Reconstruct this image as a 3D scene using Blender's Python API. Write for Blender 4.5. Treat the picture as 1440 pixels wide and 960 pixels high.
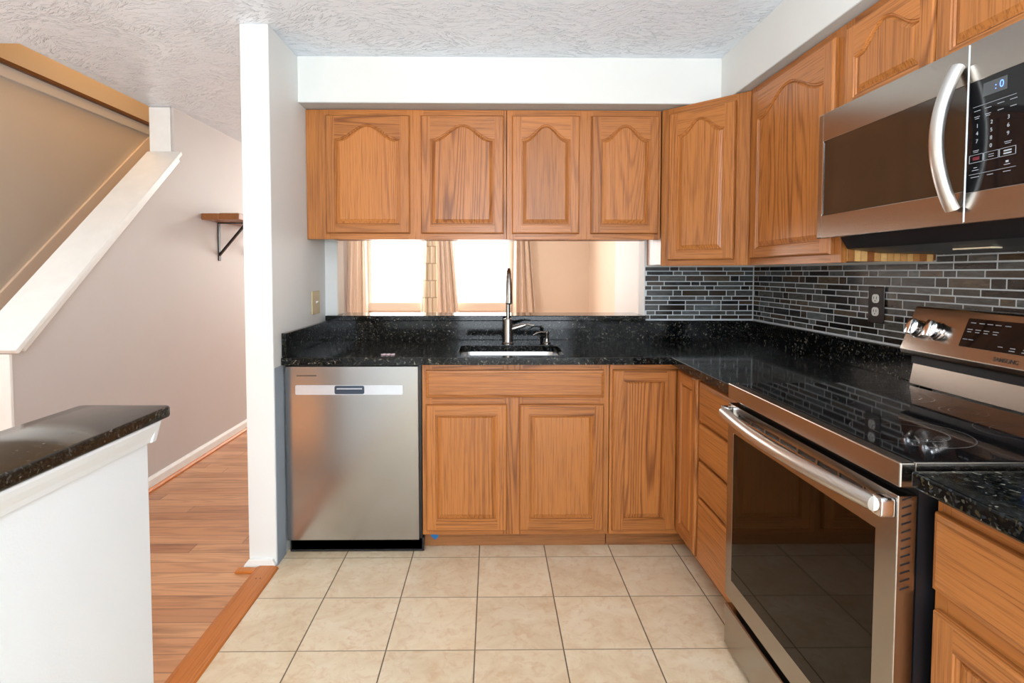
import bpy, bmesh, math, random
from mathutils import Vector, Matrix
PI = math.pi
random.seed(7)
S = bpy.context.scene
C = S.collection
for o in list(bpy.data.objects):
    bpy.data.objects.remove(o)

# ------------------------------------------------------------------ camera
cam = bpy.data.cameras.new('camera'); cam_o = bpy.data.objects.new('camera', cam); C.objects.link(cam_o)
cam.sensor_width = 36.0; cam.sensor_fit = 'HORIZONTAL'
cam.lens = 766.0 / 1440 * 36
cam.shift_x = 0.01344; cam.shift_y = -0.04486
cam.clip_start = 0.02; cam.clip_end = 100
cam_o.location = (0, 0, 1.2584)
cam_o.rotation_euler = (PI / 2 - 0.0421, -0.0008, -0.0111)
S.camera = cam_o

# ------------------------------------------------------------------ world, lights, exposure
W = bpy.data.worlds.new('daylight'); S.world = W; W.use_nodes = True
W.node_tree.nodes['Background'].inputs[0].default_value = (0.86, 0.93, 1.0, 1)
W.node_tree.nodes['Background'].inputs[1].default_value = 3.0
S.view_settings.view_transform = 'Standard'; S.view_settings.look = 'None'
S.view_settings.gamma = 1; S.view_settings.use_curve_mapping = False
S.view_settings.exposure = 0.42
S.cycles.use_denoising = True
S.cycles.max_bounces = 8
S.cycles.sample_clamp_indirect = 6

def area(name, loc, rot, sx, sy, power, col, shape='RECTANGLE', spread=PI):
    l = bpy.data.lights.new(name, 'AREA'); l.shape = shape; l.size = sx; l.size_y = sy
    l.energy = power; l.color = col; l.spread = spread
    o = bpy.data.objects.new(name, l); C.objects.link(o); o.location = loc; o.rotation_euler = rot
    return o
def point(name, loc, power, col, r=0.1):
    l = bpy.data.lights.new(name, 'POINT'); l.energy = power; l.color = col; l.shadow_soft_size = r
    o = bpy.data.objects.new(name, l); C.objects.link(o); o.location = loc
    return o
# added daylight area light at the unseen door behind the camera
area('rear_fill_light', (0.35, -2.62, 1.15), (PI / 2, 0, 0), 1.75, 2.0, 44, (0.82, 0.91, 1.0))
# added overhead fill without a fixture, and the flash bounced near it
area('kitchen_fill_light', (0.40, -0.55, 2.20), (math.radians(28), 0, 0), 1.3, 0.9, 9, (0.88, 0.95, 1.0))
area('ceiling_bounce_flash', (0.0, -0.15, 1.45), (PI - math.radians(14), 0, 0), 0.7, 0.7, 54, (0.84, 0.93, 1.0))
# added foyer, stair foot, hall and living room fills; stair lamp and window daylight
point('foyer_fill', (-1.8, -0.3, 1.2), 18, (1.0, 0.93, 0.82), 0.15)  # added fill that brightens the unseen foyer
sl = bpy.data.lights.new('foyer_floor_fill', 'SPOT'); sl.energy = 260; sl.color = (1.0, 0.86, 0.60); sl.spot_size = math.radians(72); sl.spot_blend = 0.5; sl.shadow_soft_size = 0.08  # added spot warming the foyer floor for the dishwasher reflection
so = bpy.data.objects.new('foyer_floor_fill', sl); C.objects.link(so); so.location = (-1.9, -0.35, 2.2)
point('stair_foot_fill', (-2.6, 1.5, 1.5), 9, (0.93, 0.96, 1.0), 0.15)  # added fill, lightens the stairwell wall from out of view
point('hall_fill', (-1.5, 5.4, 1.7), 5, (1.0, 0.90, 0.80), 0.12)  # added fill for the hall, no fitting here
point('stair_lamp', (-2.62, 4.0, 3.6), 24, (1.0, 0.62, 0.28), 0.12)
area('living_daylight', (-0.7, 7.42, 1.5), (-PI / 2, 0, 0), 1.9, 1.3, 45, (1.0, 0.96, 0.9))
point('living_fill', (-0.9, 5.4, 2.2), 36, (1.0, 0.955, 0.89), 0.15)  # added fill for the living room walls

# ------------------------------------------------------------------ node helpers
def new_mat(name):
    m = bpy.data.materials.new(name); m.use_nodes = True
    nt = m.node_tree; b = nt.nodes['Principled BSDF']
    return m, nt, b
def N(nt, t, **kw):
    n = nt.nodes.new(t)
    for k, v in kw.items():
        setattr(n, k, v)
    return n
def math_n(nt, op, a, b=None, c=None):
    n = nt.nodes.new('ShaderNodeMath'); n.operation = op
    for i, v in enumerate((a, b, c)):
        if v is None: continue
        if isinstance(v, (int, float)): n.inputs[i].default_value = v
        else: nt.links.new(v, n.inputs[i])
    return n.outputs[0]
def ramp(nt, fac, stops, interp='LINEAR'):
    r = nt.nodes.new('ShaderNodeValToRGB'); r.color_ramp.interpolation = interp
    els = r.color_ramp.elements
    while len(els) < len(stops): els.new(0.5)
    for e, (p, c) in zip(els, stops):
        e.position = p; e.color = (c[0], c[1], c[2], 1) if not isinstance(c, (int, float)) else (c, c, c, 1)
    if fac is not None: nt.links.new(fac, r.inputs[0])
    return r.outputs[0]
def mixc(nt, fac, a, b, mode='MIX'):
    n = nt.nodes.new('ShaderNodeMix'); n.data_type = 'RGBA'; n.blend_type = mode
    for s, v in ((n.inputs[0], fac), (n.inputs[6], a), (n.inputs[7], b)):
        if isinstance(v, (int, float)): s.default_value = v
        elif isinstance(v, tuple): s.default_value = (*v[:3], 1)
        else: nt.links.new(v, s)
    return n.outputs[2]
def coords(nt, scale=(1, 1, 1), rnd=True, rot=(0, 0, 0)):
    tc = nt.nodes.new('ShaderNodeTexCoord'); mp = nt.nodes.new('ShaderNodeMapping')
    mp.inputs['Scale'].default_value = scale; mp.inputs['Rotation'].default_value = rot
    v = tc.outputs['Object']
    if rnd:
        oi = nt.nodes.new('ShaderNodeObjectInfo')
        cb = nt.nodes.new('ShaderNodeCombineXYZ')
        for i, k in enumerate((7.3, 3.1, 5.7)):
            nt.links.new(math_n(nt, 'MULTIPLY', oi.outputs['Random'], k), cb.inputs[i])
        ad = nt.nodes.new('ShaderNodeVectorMath'); ad.operation = 'ADD'
        nt.links.new(v, ad.inputs[0]); nt.links.new(cb.outputs[0], ad.inputs[1]); v = ad.outputs[0]
    nt.links.new(v, mp.inputs[0])
    return mp.outputs[0]
def noise(nt, vec, scale, detail=3, rough=0.5, dist=0.0):
    n = nt.nodes.new('ShaderNodeTexNoise')
    n.inputs['Scale'].default_value = scale; n.inputs['Detail'].default_value = detail
    n.inputs['Roughness'].default_value = rough; n.inputs['Distortion'].default_value = dist
    if vec is not None: nt.links.new(vec, n.inputs['Vector'])
    return n.outputs['Fac']
def bump(nt, b, h, strength, dist):
    n = nt.nodes.new('ShaderNodeBump'); n.inputs['Strength'].default_value = strength; n.inputs['Distance'].default_value = dist
    nt.links.new(h, n.inputs['Height']); nt.links.new(n.outputs[0], b.inputs['Normal'])
def srgb(r, g, b):
    f = lambda c: (c / 255 / 12.92) if c / 255 <= 0.04045 else ((c / 255 + 0.055) / 1.055) ** 2.4
    return (f(r), f(g), f(b))

def plain(name, col, rough=0.5, metal=0.0, coat=0.0, emit=None, estr=0.0, spec=0.5):
    m, nt, b = new_mat(name)
    vec = coords(nt)
    v = noise(nt, vec, 14, 3)
    c = mixc(nt, 1.0, (*col, 1), ramp(nt, v, [(0.3, 0.95), (0.7, 1.0)]), 'MULTIPLY')
    nt.links.new(c, b.inputs['Base Color'])
    b.inputs['Roughness'].default_value = rough; b.inputs['Metallic'].default_value = metal
    b.inputs['Coat Weight'].default_value = coat; b.inputs['Specular IOR Level'].default_value = spec
    if emit:
        b.inputs['Emission Color'].default_value = (*emit, 1); b.inputs['Emission Strength'].default_value = estr
    return m

def wall_paint(name, col, rough=0.55, bstr=0.12):
    m, nt, b = new_mat(name)
    vec = coords(nt, rnd=False)
    n1 = noise(nt, vec, 2.2, 3)
    c = mixc(nt, 1.0, (*col, 1), ramp(nt, n1, [(0.3, 0.965), (0.7, 1.0)]), 'MULTIPLY')
    nt.links.new(c, b.inputs['Base Color']); b.inputs['Roughness'].default_value = rough
    bump(nt, b, noise(nt, vec, 170, 3), bstr, 0.002)
    return m

def oak(name, grain='z', light=(0.50, 0.190, 0.048), dark=(0.17, 0.048, 0.010), tone=1.0):
    m, nt, b = new_mat(name)
    ax = {'x': (0.055, 1, 1), 'y': (1, 0.055, 1), 'z': (1, 1, 0.055)}[grain]
    base = coords(nt)
    mp = nt.nodes.new('ShaderNodeMapping'); mp.inputs['Scale'].default_value = ax
    nt.links.new(base, mp.inputs[0]); vec = mp.outputs[0]
    # cathedral rings: contour lines of a slow stretched noise
    slow = noise(nt, vec, 4.6, 1.5, 0.42, 0.2)
    fine = noise(nt, vec, 46, 3, 0.6)
    ph = math_n(nt, 'ADD', math_n(nt, 'MULTIPLY', slow, 230.0), math_n(nt, 'MULTIPLY', fine, 3.0))
    rings = math_n(nt, 'MULTIPLY_ADD', math_n(nt, 'SINE', ph), 0.5, 0.5)
    rings = math_n(nt, 'POWER', rings, 3.5)
    # density of the rings changes over the board
    dens = ramp(nt, noise(nt, vec, 2.3, 2), [(0.40, 0.05), (0.64, 1.0)])
    rings = math_n(nt, 'MULTIPLY', rings, dens)
    mp2 = nt.nodes.new('ShaderNodeMapping')
    mp2.inputs['Scale'].default_value = tuple(0.018 if a < 0.5 else 1 for a in ax)
    nt.links.new(base, mp2.inputs[0])
    pores = ramp(nt, noise(nt, mp2.outputs[0], 240, 3, 0.65), [(0.50, 0.0), (0.66, 1.0)])
    tone_n = noise(nt, vec, 3.0, 3, 0.6)
    c = mixc(nt, math_n(nt, 'MULTIPLY', rings, 0.74), tuple(x * tone for x in light), tuple(x * tone for x in dark))
    c = mixc(nt, math_n(nt, 'MULTIPLY', pores, 0.6), c, tuple(x * tone * 0.8 for x in dark))
    c = mixc(nt, 1.0, c, ramp(nt, tone_n, [(0.25, (0.86, 0.83, 0.80)), (0.75, (1.08, 1.05, 1.02))]), 'MULTIPLY')
    oi = nt.nodes.new('ShaderNodeObjectInfo')
    rv = math_n(nt, 'FRACT', math_n(nt, 'MULTIPLY', oi.outputs['Random'], 17.31))
    c = mixc(nt, 1.0, c, ramp(nt, rv, [(0, (0.88, 0.86, 0.84)), (1, (1.06, 1.05, 1.03))]), 'MULTIPLY')
    nt.links.new(c, b.inputs['Base Color'])
    b.inputs['Roughness'].default_value = 0.36
    b.inputs['Coat Weight'].default_value = 0.12; b.inputs['Coat Roughness'].default_value = 0.22; b.inputs['Specular IOR Level'].default_value = 0.35
    bump(nt, b, math_n(nt, 'ADD', rings, pores), 0.12, 0.0012)
    return m

def granite(name, bright=1.0, base=None, scale=170):
    m, nt, b = new_mat(name)
    vec = coords(nt, rnd=False)
    v1 = nt.nodes.new('ShaderNodeTexVoronoi'); v1.inputs['Scale'].default_value = scale
    nz = nt.nodes.new('ShaderNodeTexNoise'); nz.inputs['Scale'].default_value = 30; nz.inputs['Detail'].default_value = 3
    nt.links.new(vec, nz.inputs['Vector'])
    vm = nt.nodes.new('ShaderNodeVectorMath'); vm.operation = 'MULTIPLY_ADD'
    nt.links.new(nz.outputs['Color'], vm.inputs[0]); vm.inputs[1].default_value = (0.035, 0.035, 0.035); nt.links.new(vec, vm.inputs[2])
    nt.links.new(vm.outputs[0], v1.inputs['Vector'])
    sep = nt.nodes.new('ShaderNodeSeparateColor'); nt.links.new(v1.outputs['Color'], sep.inputs[0])
    col = ramp(nt, sep.outputs[0], [(0.0, (0.0015, 0.002, 0.003)), (0.55, (0.003, 0.004, 0.0045)), (0.76, (0.010, 0.012, 0.012)),
                                    (0.86, (0.036, 0.028, 0.012)), (0.93, (0.020, 0.025, 0.032)), (0.98, (0.10, 0.095, 0.075)), (1.0, (0.20, 0.18, 0.14))])
    patch = ramp(nt, noise(nt, vec, 16, 4, 0.6), [(0.38, 0.35), (0.62, 1.0)])
    col = mixc(nt, 1.0, col, patch, 'MULTIPLY')
    if base: col = mixc(nt, 1.0, col, base, 'ADD')
    if bright != 1.0:
        col = mixc(nt, 1.0, col, (bright, bright, bright), 'MULTIPLY')
    nt.links.new(col, b.inputs['Base Color'])
    b.inputs['Roughness'].default_value = 0.09; b.inputs['Specular IOR Level'].default_value = 0.28
    return m

def stainless(name, col=(0.42, 0.42, 0.42), rough=0.2, axis='x'):
    m, nt, b = new_mat(name)
    sc = {'x': (1, 90, 90), 'y': (90, 1, 90), 'z': (90, 90, 1)}[axis]
    vec = coords(nt, scale=sc)
    n = noise(nt, vec, 5, 3, 0.6)
    c = mixc(nt, 1.0, (*col, 1), ramp(nt, n, [(0.3, 0.97), (0.7, 1.0)]), 'MULTIPLY')
    nt.links.new(c, b.inputs['Base Color']); b.inputs['Metallic'].default_value = 1
    nt.links.new(math_n(nt, 'MULTIPLY_ADD', n, 0.08, rough - 0.04), b.inputs['Roughness'])
    bump(nt, b, n, 0.008, 0.0003)
    return m

def floor_tile():
    m, nt, b = new_mat('beige_ceramic_tile')
    tc = nt.nodes.new('ShaderNodeTexCoord'); sp = nt.nodes.new('ShaderNodeSeparateXYZ'); nt.links.new(tc.outputs['Object'], sp.inputs[0])
    P = 0.2967
    u = math_n(nt, 'DIVIDE', math_n(nt, 'ADD', sp.outputs[0], 0.0572 + P * 20), P)
    v = math_n(nt, 'DIVIDE', math_n(nt, 'ADD', sp.outputs[1], -2.3613 + P * 40), P)
    fu, fv = math_n(nt, 'FRACT', u), math_n(nt, 'FRACT', v)
    du = math_n(nt, 'MINIMUM', fu, math_n(nt, 'SUBTRACT', 1.0, fu)); dv = math_n(nt, 'MINIMUM', fv, math_n(nt, 'SUBTRACT', 1.0, fv))
    d = math_n(nt, 'MINIMUM', du, dv)
    grout = ramp(nt, d, [(0.0055, 1.0), (0.0085, 0.0)])
    cb = nt.nodes.new('ShaderNodeCombineXYZ'); nt.links.new(math_n(nt, 'FLOOR', u), cb.inputs[0]); nt.links.new(math_n(nt, 'FLOOR', v), cb.inputs[1])
    wn = nt.nodes.new('ShaderNodeTexWhiteNoise'); nt.links.new(cb.outputs[0], wn.inputs['Vector'])
    off = nt.nodes.new('ShaderNodeVectorMath'); off.operation = 'MULTIPLY_ADD'
    nt.links.new(wn.outputs['Color'], off.inputs[0]); off.inputs[1].default_value = (9, 9, 9); nt.links.new(tc.outputs['Object'], off.inputs[2])
    n1 = noise(nt, off.outputs[0], 7.5, 6, 0.62, 0.6)
    n2 = noise(nt, off.outputs[0], 26, 5, 0.65, 0.8)
    col = ramp(nt, n1, [(0.30, srgb(214, 186, 150)), (0.50, srgb(226, 203, 170)), (0.70, srgb(232, 214, 186))])
    col = mixc(nt, ramp(nt, n2, [(0.50, 0.0), (0.70, 0.6)]), col, srgb(208, 166, 126))
    col = mixc(nt, 1.0, col, ramp(nt, wn.outputs['Value'], [(0, 0.95), (1, 1.03)]), 'MULTIPLY')
    gcol = mixc(nt, math_n(nt, 'LESS_THAN', du, dv), srgb(150, 130, 104), srgb(92, 76, 58))  # lighter cross joints put the light angle into the grout colour
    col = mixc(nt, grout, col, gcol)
    nt.links.new(col, b.inputs['Base Color'])
    nt.links.new(math_n(nt, 'MULTIPLY_ADD', grout, 0.45, 0.30), b.inputs['Roughness'])
    h = math_n(nt, 'SUBTRACT', math_n(nt, 'MULTIPLY', n2, 0.12), grout)
    bump(nt, b, h, 0.35, 0.003)
    return m

def plank_floor():
    m, nt, b = new_mat('red_oak_strip_floor')
    tc = nt.nodes.new('ShaderNodeTexCoord'); sp = nt.nodes.new('ShaderNodeSeparateXYZ'); nt.links.new(tc.outputs['Object'], sp.inputs[0])
    Wd, L = 0.082, 0.95
    v = math_n(nt, 'DIVIDE', math_n(nt, 'ADD', sp.outputs[1], 8.0), Wd); row = math_n(nt, 'FLOOR', v)
    w1 = nt.nodes.new('ShaderNodeTexWhiteNoise'); w1.noise_dimensions = '1D'; nt.links.new(row, w1.inputs['W'])
    u = math_n(nt, 'ADD', math_n(nt, 'DIVIDE', math_n(nt, 'ADD', sp.outputs[0], 12.0), L), w1.outputs['Value'])
    cell = math_n(nt, 'FLOOR', u)
    cb = nt.nodes.new('ShaderNodeCombineXYZ'); nt.links.new(cell, cb.inputs[0]); nt.links.new(row, cb.inputs[1])
    w2 = nt.nodes.new('ShaderNodeTexWhiteNoise'); nt.links.new(cb.outputs[0], w2.inputs['Vector'])
    off = nt.nodes.new('ShaderNodeVectorMath'); off.operation = 'MULTIPLY_ADD'
    nt.links.new(w2.outputs['Color'], off.inputs[0]); off.inputs[1].default_value = (11, 11, 11); nt.links.new(tc.outputs['Object'], off.inputs[2])
    mp = nt.nodes.new('ShaderNodeMapping'); mp.inputs['Scale'].default_value = (0.09, 1, 1); nt.links.new(off.outputs[0], mp.inputs[0])
    slow = noise(nt, mp.outputs[0], 8, 3, 0.5, 0.4)
    rings = math_n(nt, 'POWER', math_n(nt, 'MULTIPLY_ADD', math_n(nt, 'SINE', math_n(nt, 'MULTIPLY', slow, 70)), 0.5, 0.5), 2)
    knots = ramp(nt, noise(nt, mp.outputs[0], 15, 4, 0.7), [(0.56, 0.0), (0.74, 1.0)])
    col = ramp(nt, w2.outputs['Value'], [(0, srgb(188, 128, 86)), (0.45, srgb(206, 146, 102)), (0.8, srgb(216, 160, 116)), (1, srgb(180, 120, 82))])
    col = mixc(nt, math_n(nt, 'MULTIPLY', rings, 0.28), col, srgb(140, 84, 52))
    col = mixc(nt, math_n(nt, 'MULTIPLY', knots, 0.7), col, srgb(96, 58, 40))
    fv = math_n(nt, 'FRACT', v); fu = math_n(nt, 'FRACT', u)
    dv = math_n(nt, 'MULTIPLY', math_n(nt, 'MINIMUM', fv, math_n(nt, 'SUBTRACT', 1.0, fv)), Wd)
    du = math_n(nt, 'MULTIPLY', math_n(nt, 'MINIMUM', fu, math_n(nt, 'SUBTRACT', 1.0, fu)), L)
    seam = ramp(nt, math_n(nt, 'MINIMUM', du, dv), [(0.0006, 1.0), (0.0018, 0.0)])
    col = mixc(nt, math_n(nt, 'MULTIPLY', seam, 0.6), col, srgb(90, 52, 34))
    nt.links.new(col, b.inputs['Base Color']); b.inputs['Roughness'].default_value = 0.33
    bump(nt, b, math_n(nt, 'MULTIPLY', seam, -1.0), 0.3, 0.0015)
    return m

def ceiling_mat():
    m, nt, b = new_mat('brushed_texture_ceiling_paint')
    tc = nt.nodes.new('ShaderNodeTexCoord')
    # overlapping crow-foot brush strokes: direction changes by patch
    vo = nt.nodes.new('ShaderNodeTexVoronoi'); vo.inputs['Scale'].default_value = 5.5
    nt.links.new(tc.outputs['Object'], vo.inputs['Vector'])
    sc = nt.nodes.new('ShaderNodeSeparateColor'); nt.links.new(vo.outputs['Color'], sc.inputs[0])
    ang = math_n(nt, 'MULTIPLY_ADD', sc.outputs[0], 1.5, -0.75)
    rot = nt.nodes.new('ShaderNodeVectorRotate'); rot.rotation_type = 'Z_AXIS'
    nt.links.new(tc.outputs['Object'], rot.inputs['Vector']); nt.links.new(ang, rot.inputs['Angle'])
    mp = nt.nodes.new('ShaderNodeMapping'); mp.inputs['Scale'].default_value = (0.22, 1, 1); nt.links.new(rot.outputs[0], mp.inputs[0])
    n1 = noise(nt, mp.outputs[0], 95, 3, 0.6, 0.9)
    ridge = ramp(nt, n1, [(0.52, 0.0), (0.62, 1.0)])
    amount = ramp(nt, noise(nt, tc.outputs['Object'], 7, 2), [(0.35, 0.25), (0.6, 1.0)])
    h = math_n(nt, 'MULTIPLY', ridge, amount)
    b.inputs['Base Color'].default_value = (*srgb(234, 243, 252), 1)
    b.inputs['Roughness'].default_value = 0.28
    bump(nt, b, h, 1.0, 0.0065)
    return m

def mosaic_mat():
    m, nt, b = new_mat('glass_and_slate_mosaic')
    at = nt.nodes.new('ShaderNodeAttribute'); at.attribute_name = 'tint'; t = at.outputs['Fac']
    vec = coords(nt, scale=(0.25, 0.25, 1), rnd=False)
    off = nt.nodes.new('ShaderNodeVectorMath'); off.operation = 'ADD'; nt.links.new(vec, off.inputs[0])
    cb = nt.nodes.new('ShaderNodeCombineXYZ'); nt.links.new(math_n(nt, 'MULTIPLY', t, 31.0), cb.inputs[2]); nt.links.new(cb.outputs[0], off.inputs[1])
    n = noise(nt, off.outputs[0], 120, 4, 0.65)
    col = ramp(nt, t, [(0.0, (0.010, 0.009, 0.010)), (0.25, (0.020, 0.014, 0.010)), (0.40, (0.058, 0.036, 0.021)), (0.55, (0.045, 0.047, 0.046)),
                       (0.75, (0.078, 0.078, 0.068)), (0.9, (0.090, 0.063, 0.037)), (0.98, (0.10, 0.11, 0.11))])
    col = mixc(nt, 1.0, col, ramp(nt, n, [(0.3, 0.55), (0.7, 1.5)]), 'MULTIPLY')
    isg = math_n(nt, 'GREATER_THAN', t, 1.5)
    col = mixc(nt, isg, col, srgb(206, 212, 215))
    nt.links.new(col, b.inputs['Base Color'])
    nt.links.new(math_n(nt, 'MULTIPLY_ADD', isg, 0.4, 0.12), b.inputs['Roughness'])
    b.inputs['Specular IOR Level'].default_value = 0.35
    bump(nt, b, n, 0.12, 0.001)
    return m

def clear_pane():
    m, nt, b = new_mat('window_glass')
    out = nt.nodes['Material Output']
    g = nt.nodes.new('ShaderNodeBsdfGlossy'); g.inputs['Roughness'].default_value = 0.02
    tr = nt.nodes.new('ShaderNodeBsdfTransparent'); mx = nt.nodes.new('ShaderNodeMixShader'); mx.inputs[0].default_value = 0.06
    nt.links.new(tr.outputs[0], mx.inputs[1]); nt.links.new(g.outputs[0], mx.inputs[2]); nt.links.new(mx.outputs[0], out.inputs['Surface'])
    return m

def curtain_mat(name, patterned):
    m, nt, b = new_mat(name)
    vec = coords(nt, rnd=False)
    weave = noise(nt, vec, 260, 2)
    base = srgb(232, 210, 188) if not patterned else srgb(240, 226, 200)
    col = mixc(nt, 1.0, (*base, 1), ramp(nt, weave, [(0.3, 0.93), (0.7, 1.0)]), 'MULTIPLY')
    if patterned:
        br = nt.nodes.new('ShaderNodeTexBrick'); br.offset = 0.5
        mp = nt.nodes.new('ShaderNodeMapping'); mp.inputs['Rotation'].default_value = (PI / 2, 0, 0)
        nt.links.new(vec, mp.inputs[0]); nt.links.new(mp.outputs[0], br.inputs['Vector'])
        br.inputs['Scale'].default_value = 1; br.inputs['Brick Width'].default_value = 0.07; br.inputs['Row Height'].default_value = 0.23
        br.inputs['Mortar Size'].default_value = 0.008
        br.inputs['Color1'].default_value = (0, 0, 0, 1); br.inputs['Color2'].default_value = (0, 0, 0, 1); br.inputs['Mortar'].default_value = (1, 1, 1, 1)
        col = mixc(nt, math_n(nt, 'MULTIPLY', br.outputs['Fac'], 0.6), col, srgb(150, 122, 84))
    nt.links.new(col, b.inputs['Base Color']); b.inputs['Roughness'].default_value = 0.85
    b.inputs['Sheen Weight'].default_value = 0.2
    return m

M = {
 'wall_white': wall_paint('white_wall_paint', srgb(230, 231, 228)),
 'wall_daylit': wall_paint('white_wall_paint_daylit', srgb(240, 243, 245)),  # same white paint with bluish light mixed into its colour, for the half wall
 'wall_grey': wall_paint('pale_grey_wall_paint', srgb(226, 225, 222)),
 'wall_pink': wall_paint('pale_pinkish_wall_paint', srgb(205, 197, 193)),
 'wall_tan': wall_paint('tan_stairwell_paint', srgb(216, 205, 190)),
 'wall_peach': wall_paint('peach_living_room_paint', srgb(242, 222, 200)),
 'soffit': wall_paint('soffit_white_paint', srgb(226, 226, 222)),
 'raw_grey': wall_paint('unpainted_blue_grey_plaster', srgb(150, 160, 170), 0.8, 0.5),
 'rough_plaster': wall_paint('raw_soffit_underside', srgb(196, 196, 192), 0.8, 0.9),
 'trim': plain('white_trim_paint', srgb(244, 244, 240), 0.35),
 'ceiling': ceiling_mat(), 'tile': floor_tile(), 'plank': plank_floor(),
 'oak_z': oak('honey_oak_vertical_grain', 'z'), 'oak_x': oak('honey_oak_horizontal_grain', 'x'),
 'oak_y': oak('honey_oak_depth_grain', 'y'),
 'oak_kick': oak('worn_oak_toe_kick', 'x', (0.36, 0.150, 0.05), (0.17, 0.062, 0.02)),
 'oak_strip': oak('orange_oak_threshold', 'y', (0.62, 0.20, 0.038), (0.42, 0.12, 0.024)),
 'granite': granite('dark_flecked_granite', 1.3), 'granite_cap': granite('granite_cap_brown_reflection', 1.0, (0.014, 0.010, 0.006), 230),  # cap colour includes the brown reflected in its top
 'mosaic': mosaic_mat(),
 'steel': stainless('brushed_stainless', axis='x'), 'steel_y': stainless('brushed_stainless_range', (0.40, 0.365, 0.33), 0.22, 'x'),  # range steel warmed in colour to carry reflected wood tones
 'steel_bright': stainless('polished_handle_steel', (0.68, 0.67, 0.65), 0.33, 'x'),
 'steel_z': stainless('polished_handle_steel_vertical', (0.72, 0.70, 0.66), 0.34, 'z'),
 'nickel': stainless('brushed_nickel', (0.38, 0.35, 0.32), 0.22, 'z'),
 'chrome': plain('chrome', (0.86, 0.86, 0.87), 0.13, 1.0),
 'sinksteel': stainless('satin_sink_steel', (0.80, 0.80, 0.80), 0.30, 'x'),
 'handle_strip': plain('pale_satin_handle_strip', srgb(212, 217, 224), 0.30, 0.55),
 'pocket': plain('dark_blue_grey_pocket', srgb(72, 84, 100), 0.28, 0.7),
 'black': plain('black_plastic', (0.010, 0.011, 0.014), 0.35),
 'black_gloss': plain('black_glass', (0.006, 0.006, 0.007), 0.04, 0, 0.0, spec=0.3),
 'oven_glass': plain('oven_window_glass', (0.006, 0.0025, 0.001), 0.03, 0, 0.0, spec=0.18),
 'micro_glass': plain('brown_tinted_microwave_glass', (0.034, 0.019, 0.011), 0.10, 0, 0.0, spec=0.6),
 'ink': plain('white_print', srgb(160, 164, 168), 0.5),
 'ink_dark': plain('dark_logo_print', (0.03, 0.022, 0.018), 0.4),
 'ink_red': plain('red_print', srgb(96, 18, 32), 0.5),
 'led': plain('blue_led_digits', (0.02, 0.06, 0.5), 0.4, emit=(0.12, 0.25, 1.0), estr=2.2),
 'lcd': plain('grey_display_window', srgb(70, 72, 74), 0.15),
 'ivory': plain('ivory_plastic', srgb(206, 188, 142), 0.35),
 'white_plastic': plain('white_plastic', srgb(238, 238, 232), 0.35),
 'brown_plate': plain('dark_brown_outlet_plate', (0.020, 0.012, 0.012), 0.35),
 'iron': plain('black_iron_bracket', (0.012, 0.011, 0.011), 0.4, 0.5),
 'tape': plain('blue_painters_tape', srgb(28, 120, 190), 0.6),
 'paper': plain('pale_pink_paper', srgb(226, 200, 205), 0.6),
 'pane': clear_pane(),
 'curtain': curtain_mat('plain_peach_curtain', False), 'curtain_dash': curtain_mat('dash_patterned_curtain', True),
 'shelf': oak('stained_pine_shelf', 'x', (0.40, 0.16, 0.05), (0.19, 0.065, 0.02)),
 'rail_wood': oak('dark_stained_ledge', 'y', (0.16, 0.065, 0.022), (0.08, 0.03, 0.01)),
 'lamp_lens': plain('under_microwave_lamp_lens', (0.8, 0.7, 0.5), 0.2),
}

# ------------------------------------------------------------------ mesh helpers
def add_box(bm, x0, x1, y0, y1, z0, z1, bev=0.0, seg=2, mi=0):
    t = bmesh.new()
    vs = [t.verts.new((x, y, z)) for x in (x0, x1) for y in (y0, y1) for z in (z0, z1)]
    for f in ((0, 1, 3, 2), (4, 6, 7, 5), (0, 4, 5, 1), (2, 3, 7, 6), (0, 2, 6, 4), (1, 5, 7, 3)):
        t.faces.new([vs[i] for i in f])
    if bev > 0:
        bmesh.ops.bevel(t, geom=t.edges[:], offset=bev, segments=seg, affect='EDGES', profile=0.5)
    merge(bm, t, mi)
def merge(bm, t, mi=0, mat=None):
    bmesh.ops.recalc_face_normals(t, faces=t.faces[:])
    mp = {}
    for v in t.verts:
        mp[v] = bm.verts.new(mat @ v.co if mat else v.co)
    for f in t.faces:
        try:
            nf = bm.faces.new([mp[v] for v in f.verts]); nf.material_index = mi if mi is not None else f.material_index
        except ValueError:
            pass
    t.free()
def add_prism(bm, poly, d0, d1, axis='y', mi=0, bev=0.0, seg=2):
    """poly is a list of 2-D points; extruded along the axis from d0 to d1."""
    def P(a, b, d):
        return {'y': (a, d, b), 'x': (d, a, b), 'z': (a, b, d)}[axis]
    t = bmesh.new()
    A = [t.verts.new(P(a, b, d0)) for a, b in poly]; B = [t.verts.new(P(a, b, d1)) for a, b in poly]
    n = len(poly)
    t.faces.new(A); t.faces.new(B)
    for i in range(n):
        t.faces.new((A[i], A[(i + 1) % n], B[(i + 1) % n], B[i]))
    bmesh.ops.recalc_face_normals(t, faces=t.faces[:])
    if bev > 0:
        bmesh.ops.bevel(t, geom=t.edges[:], offset=bev, segments=seg, affect='EDGES', profile=0.5)
    merge(bm, t, mi)
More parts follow.
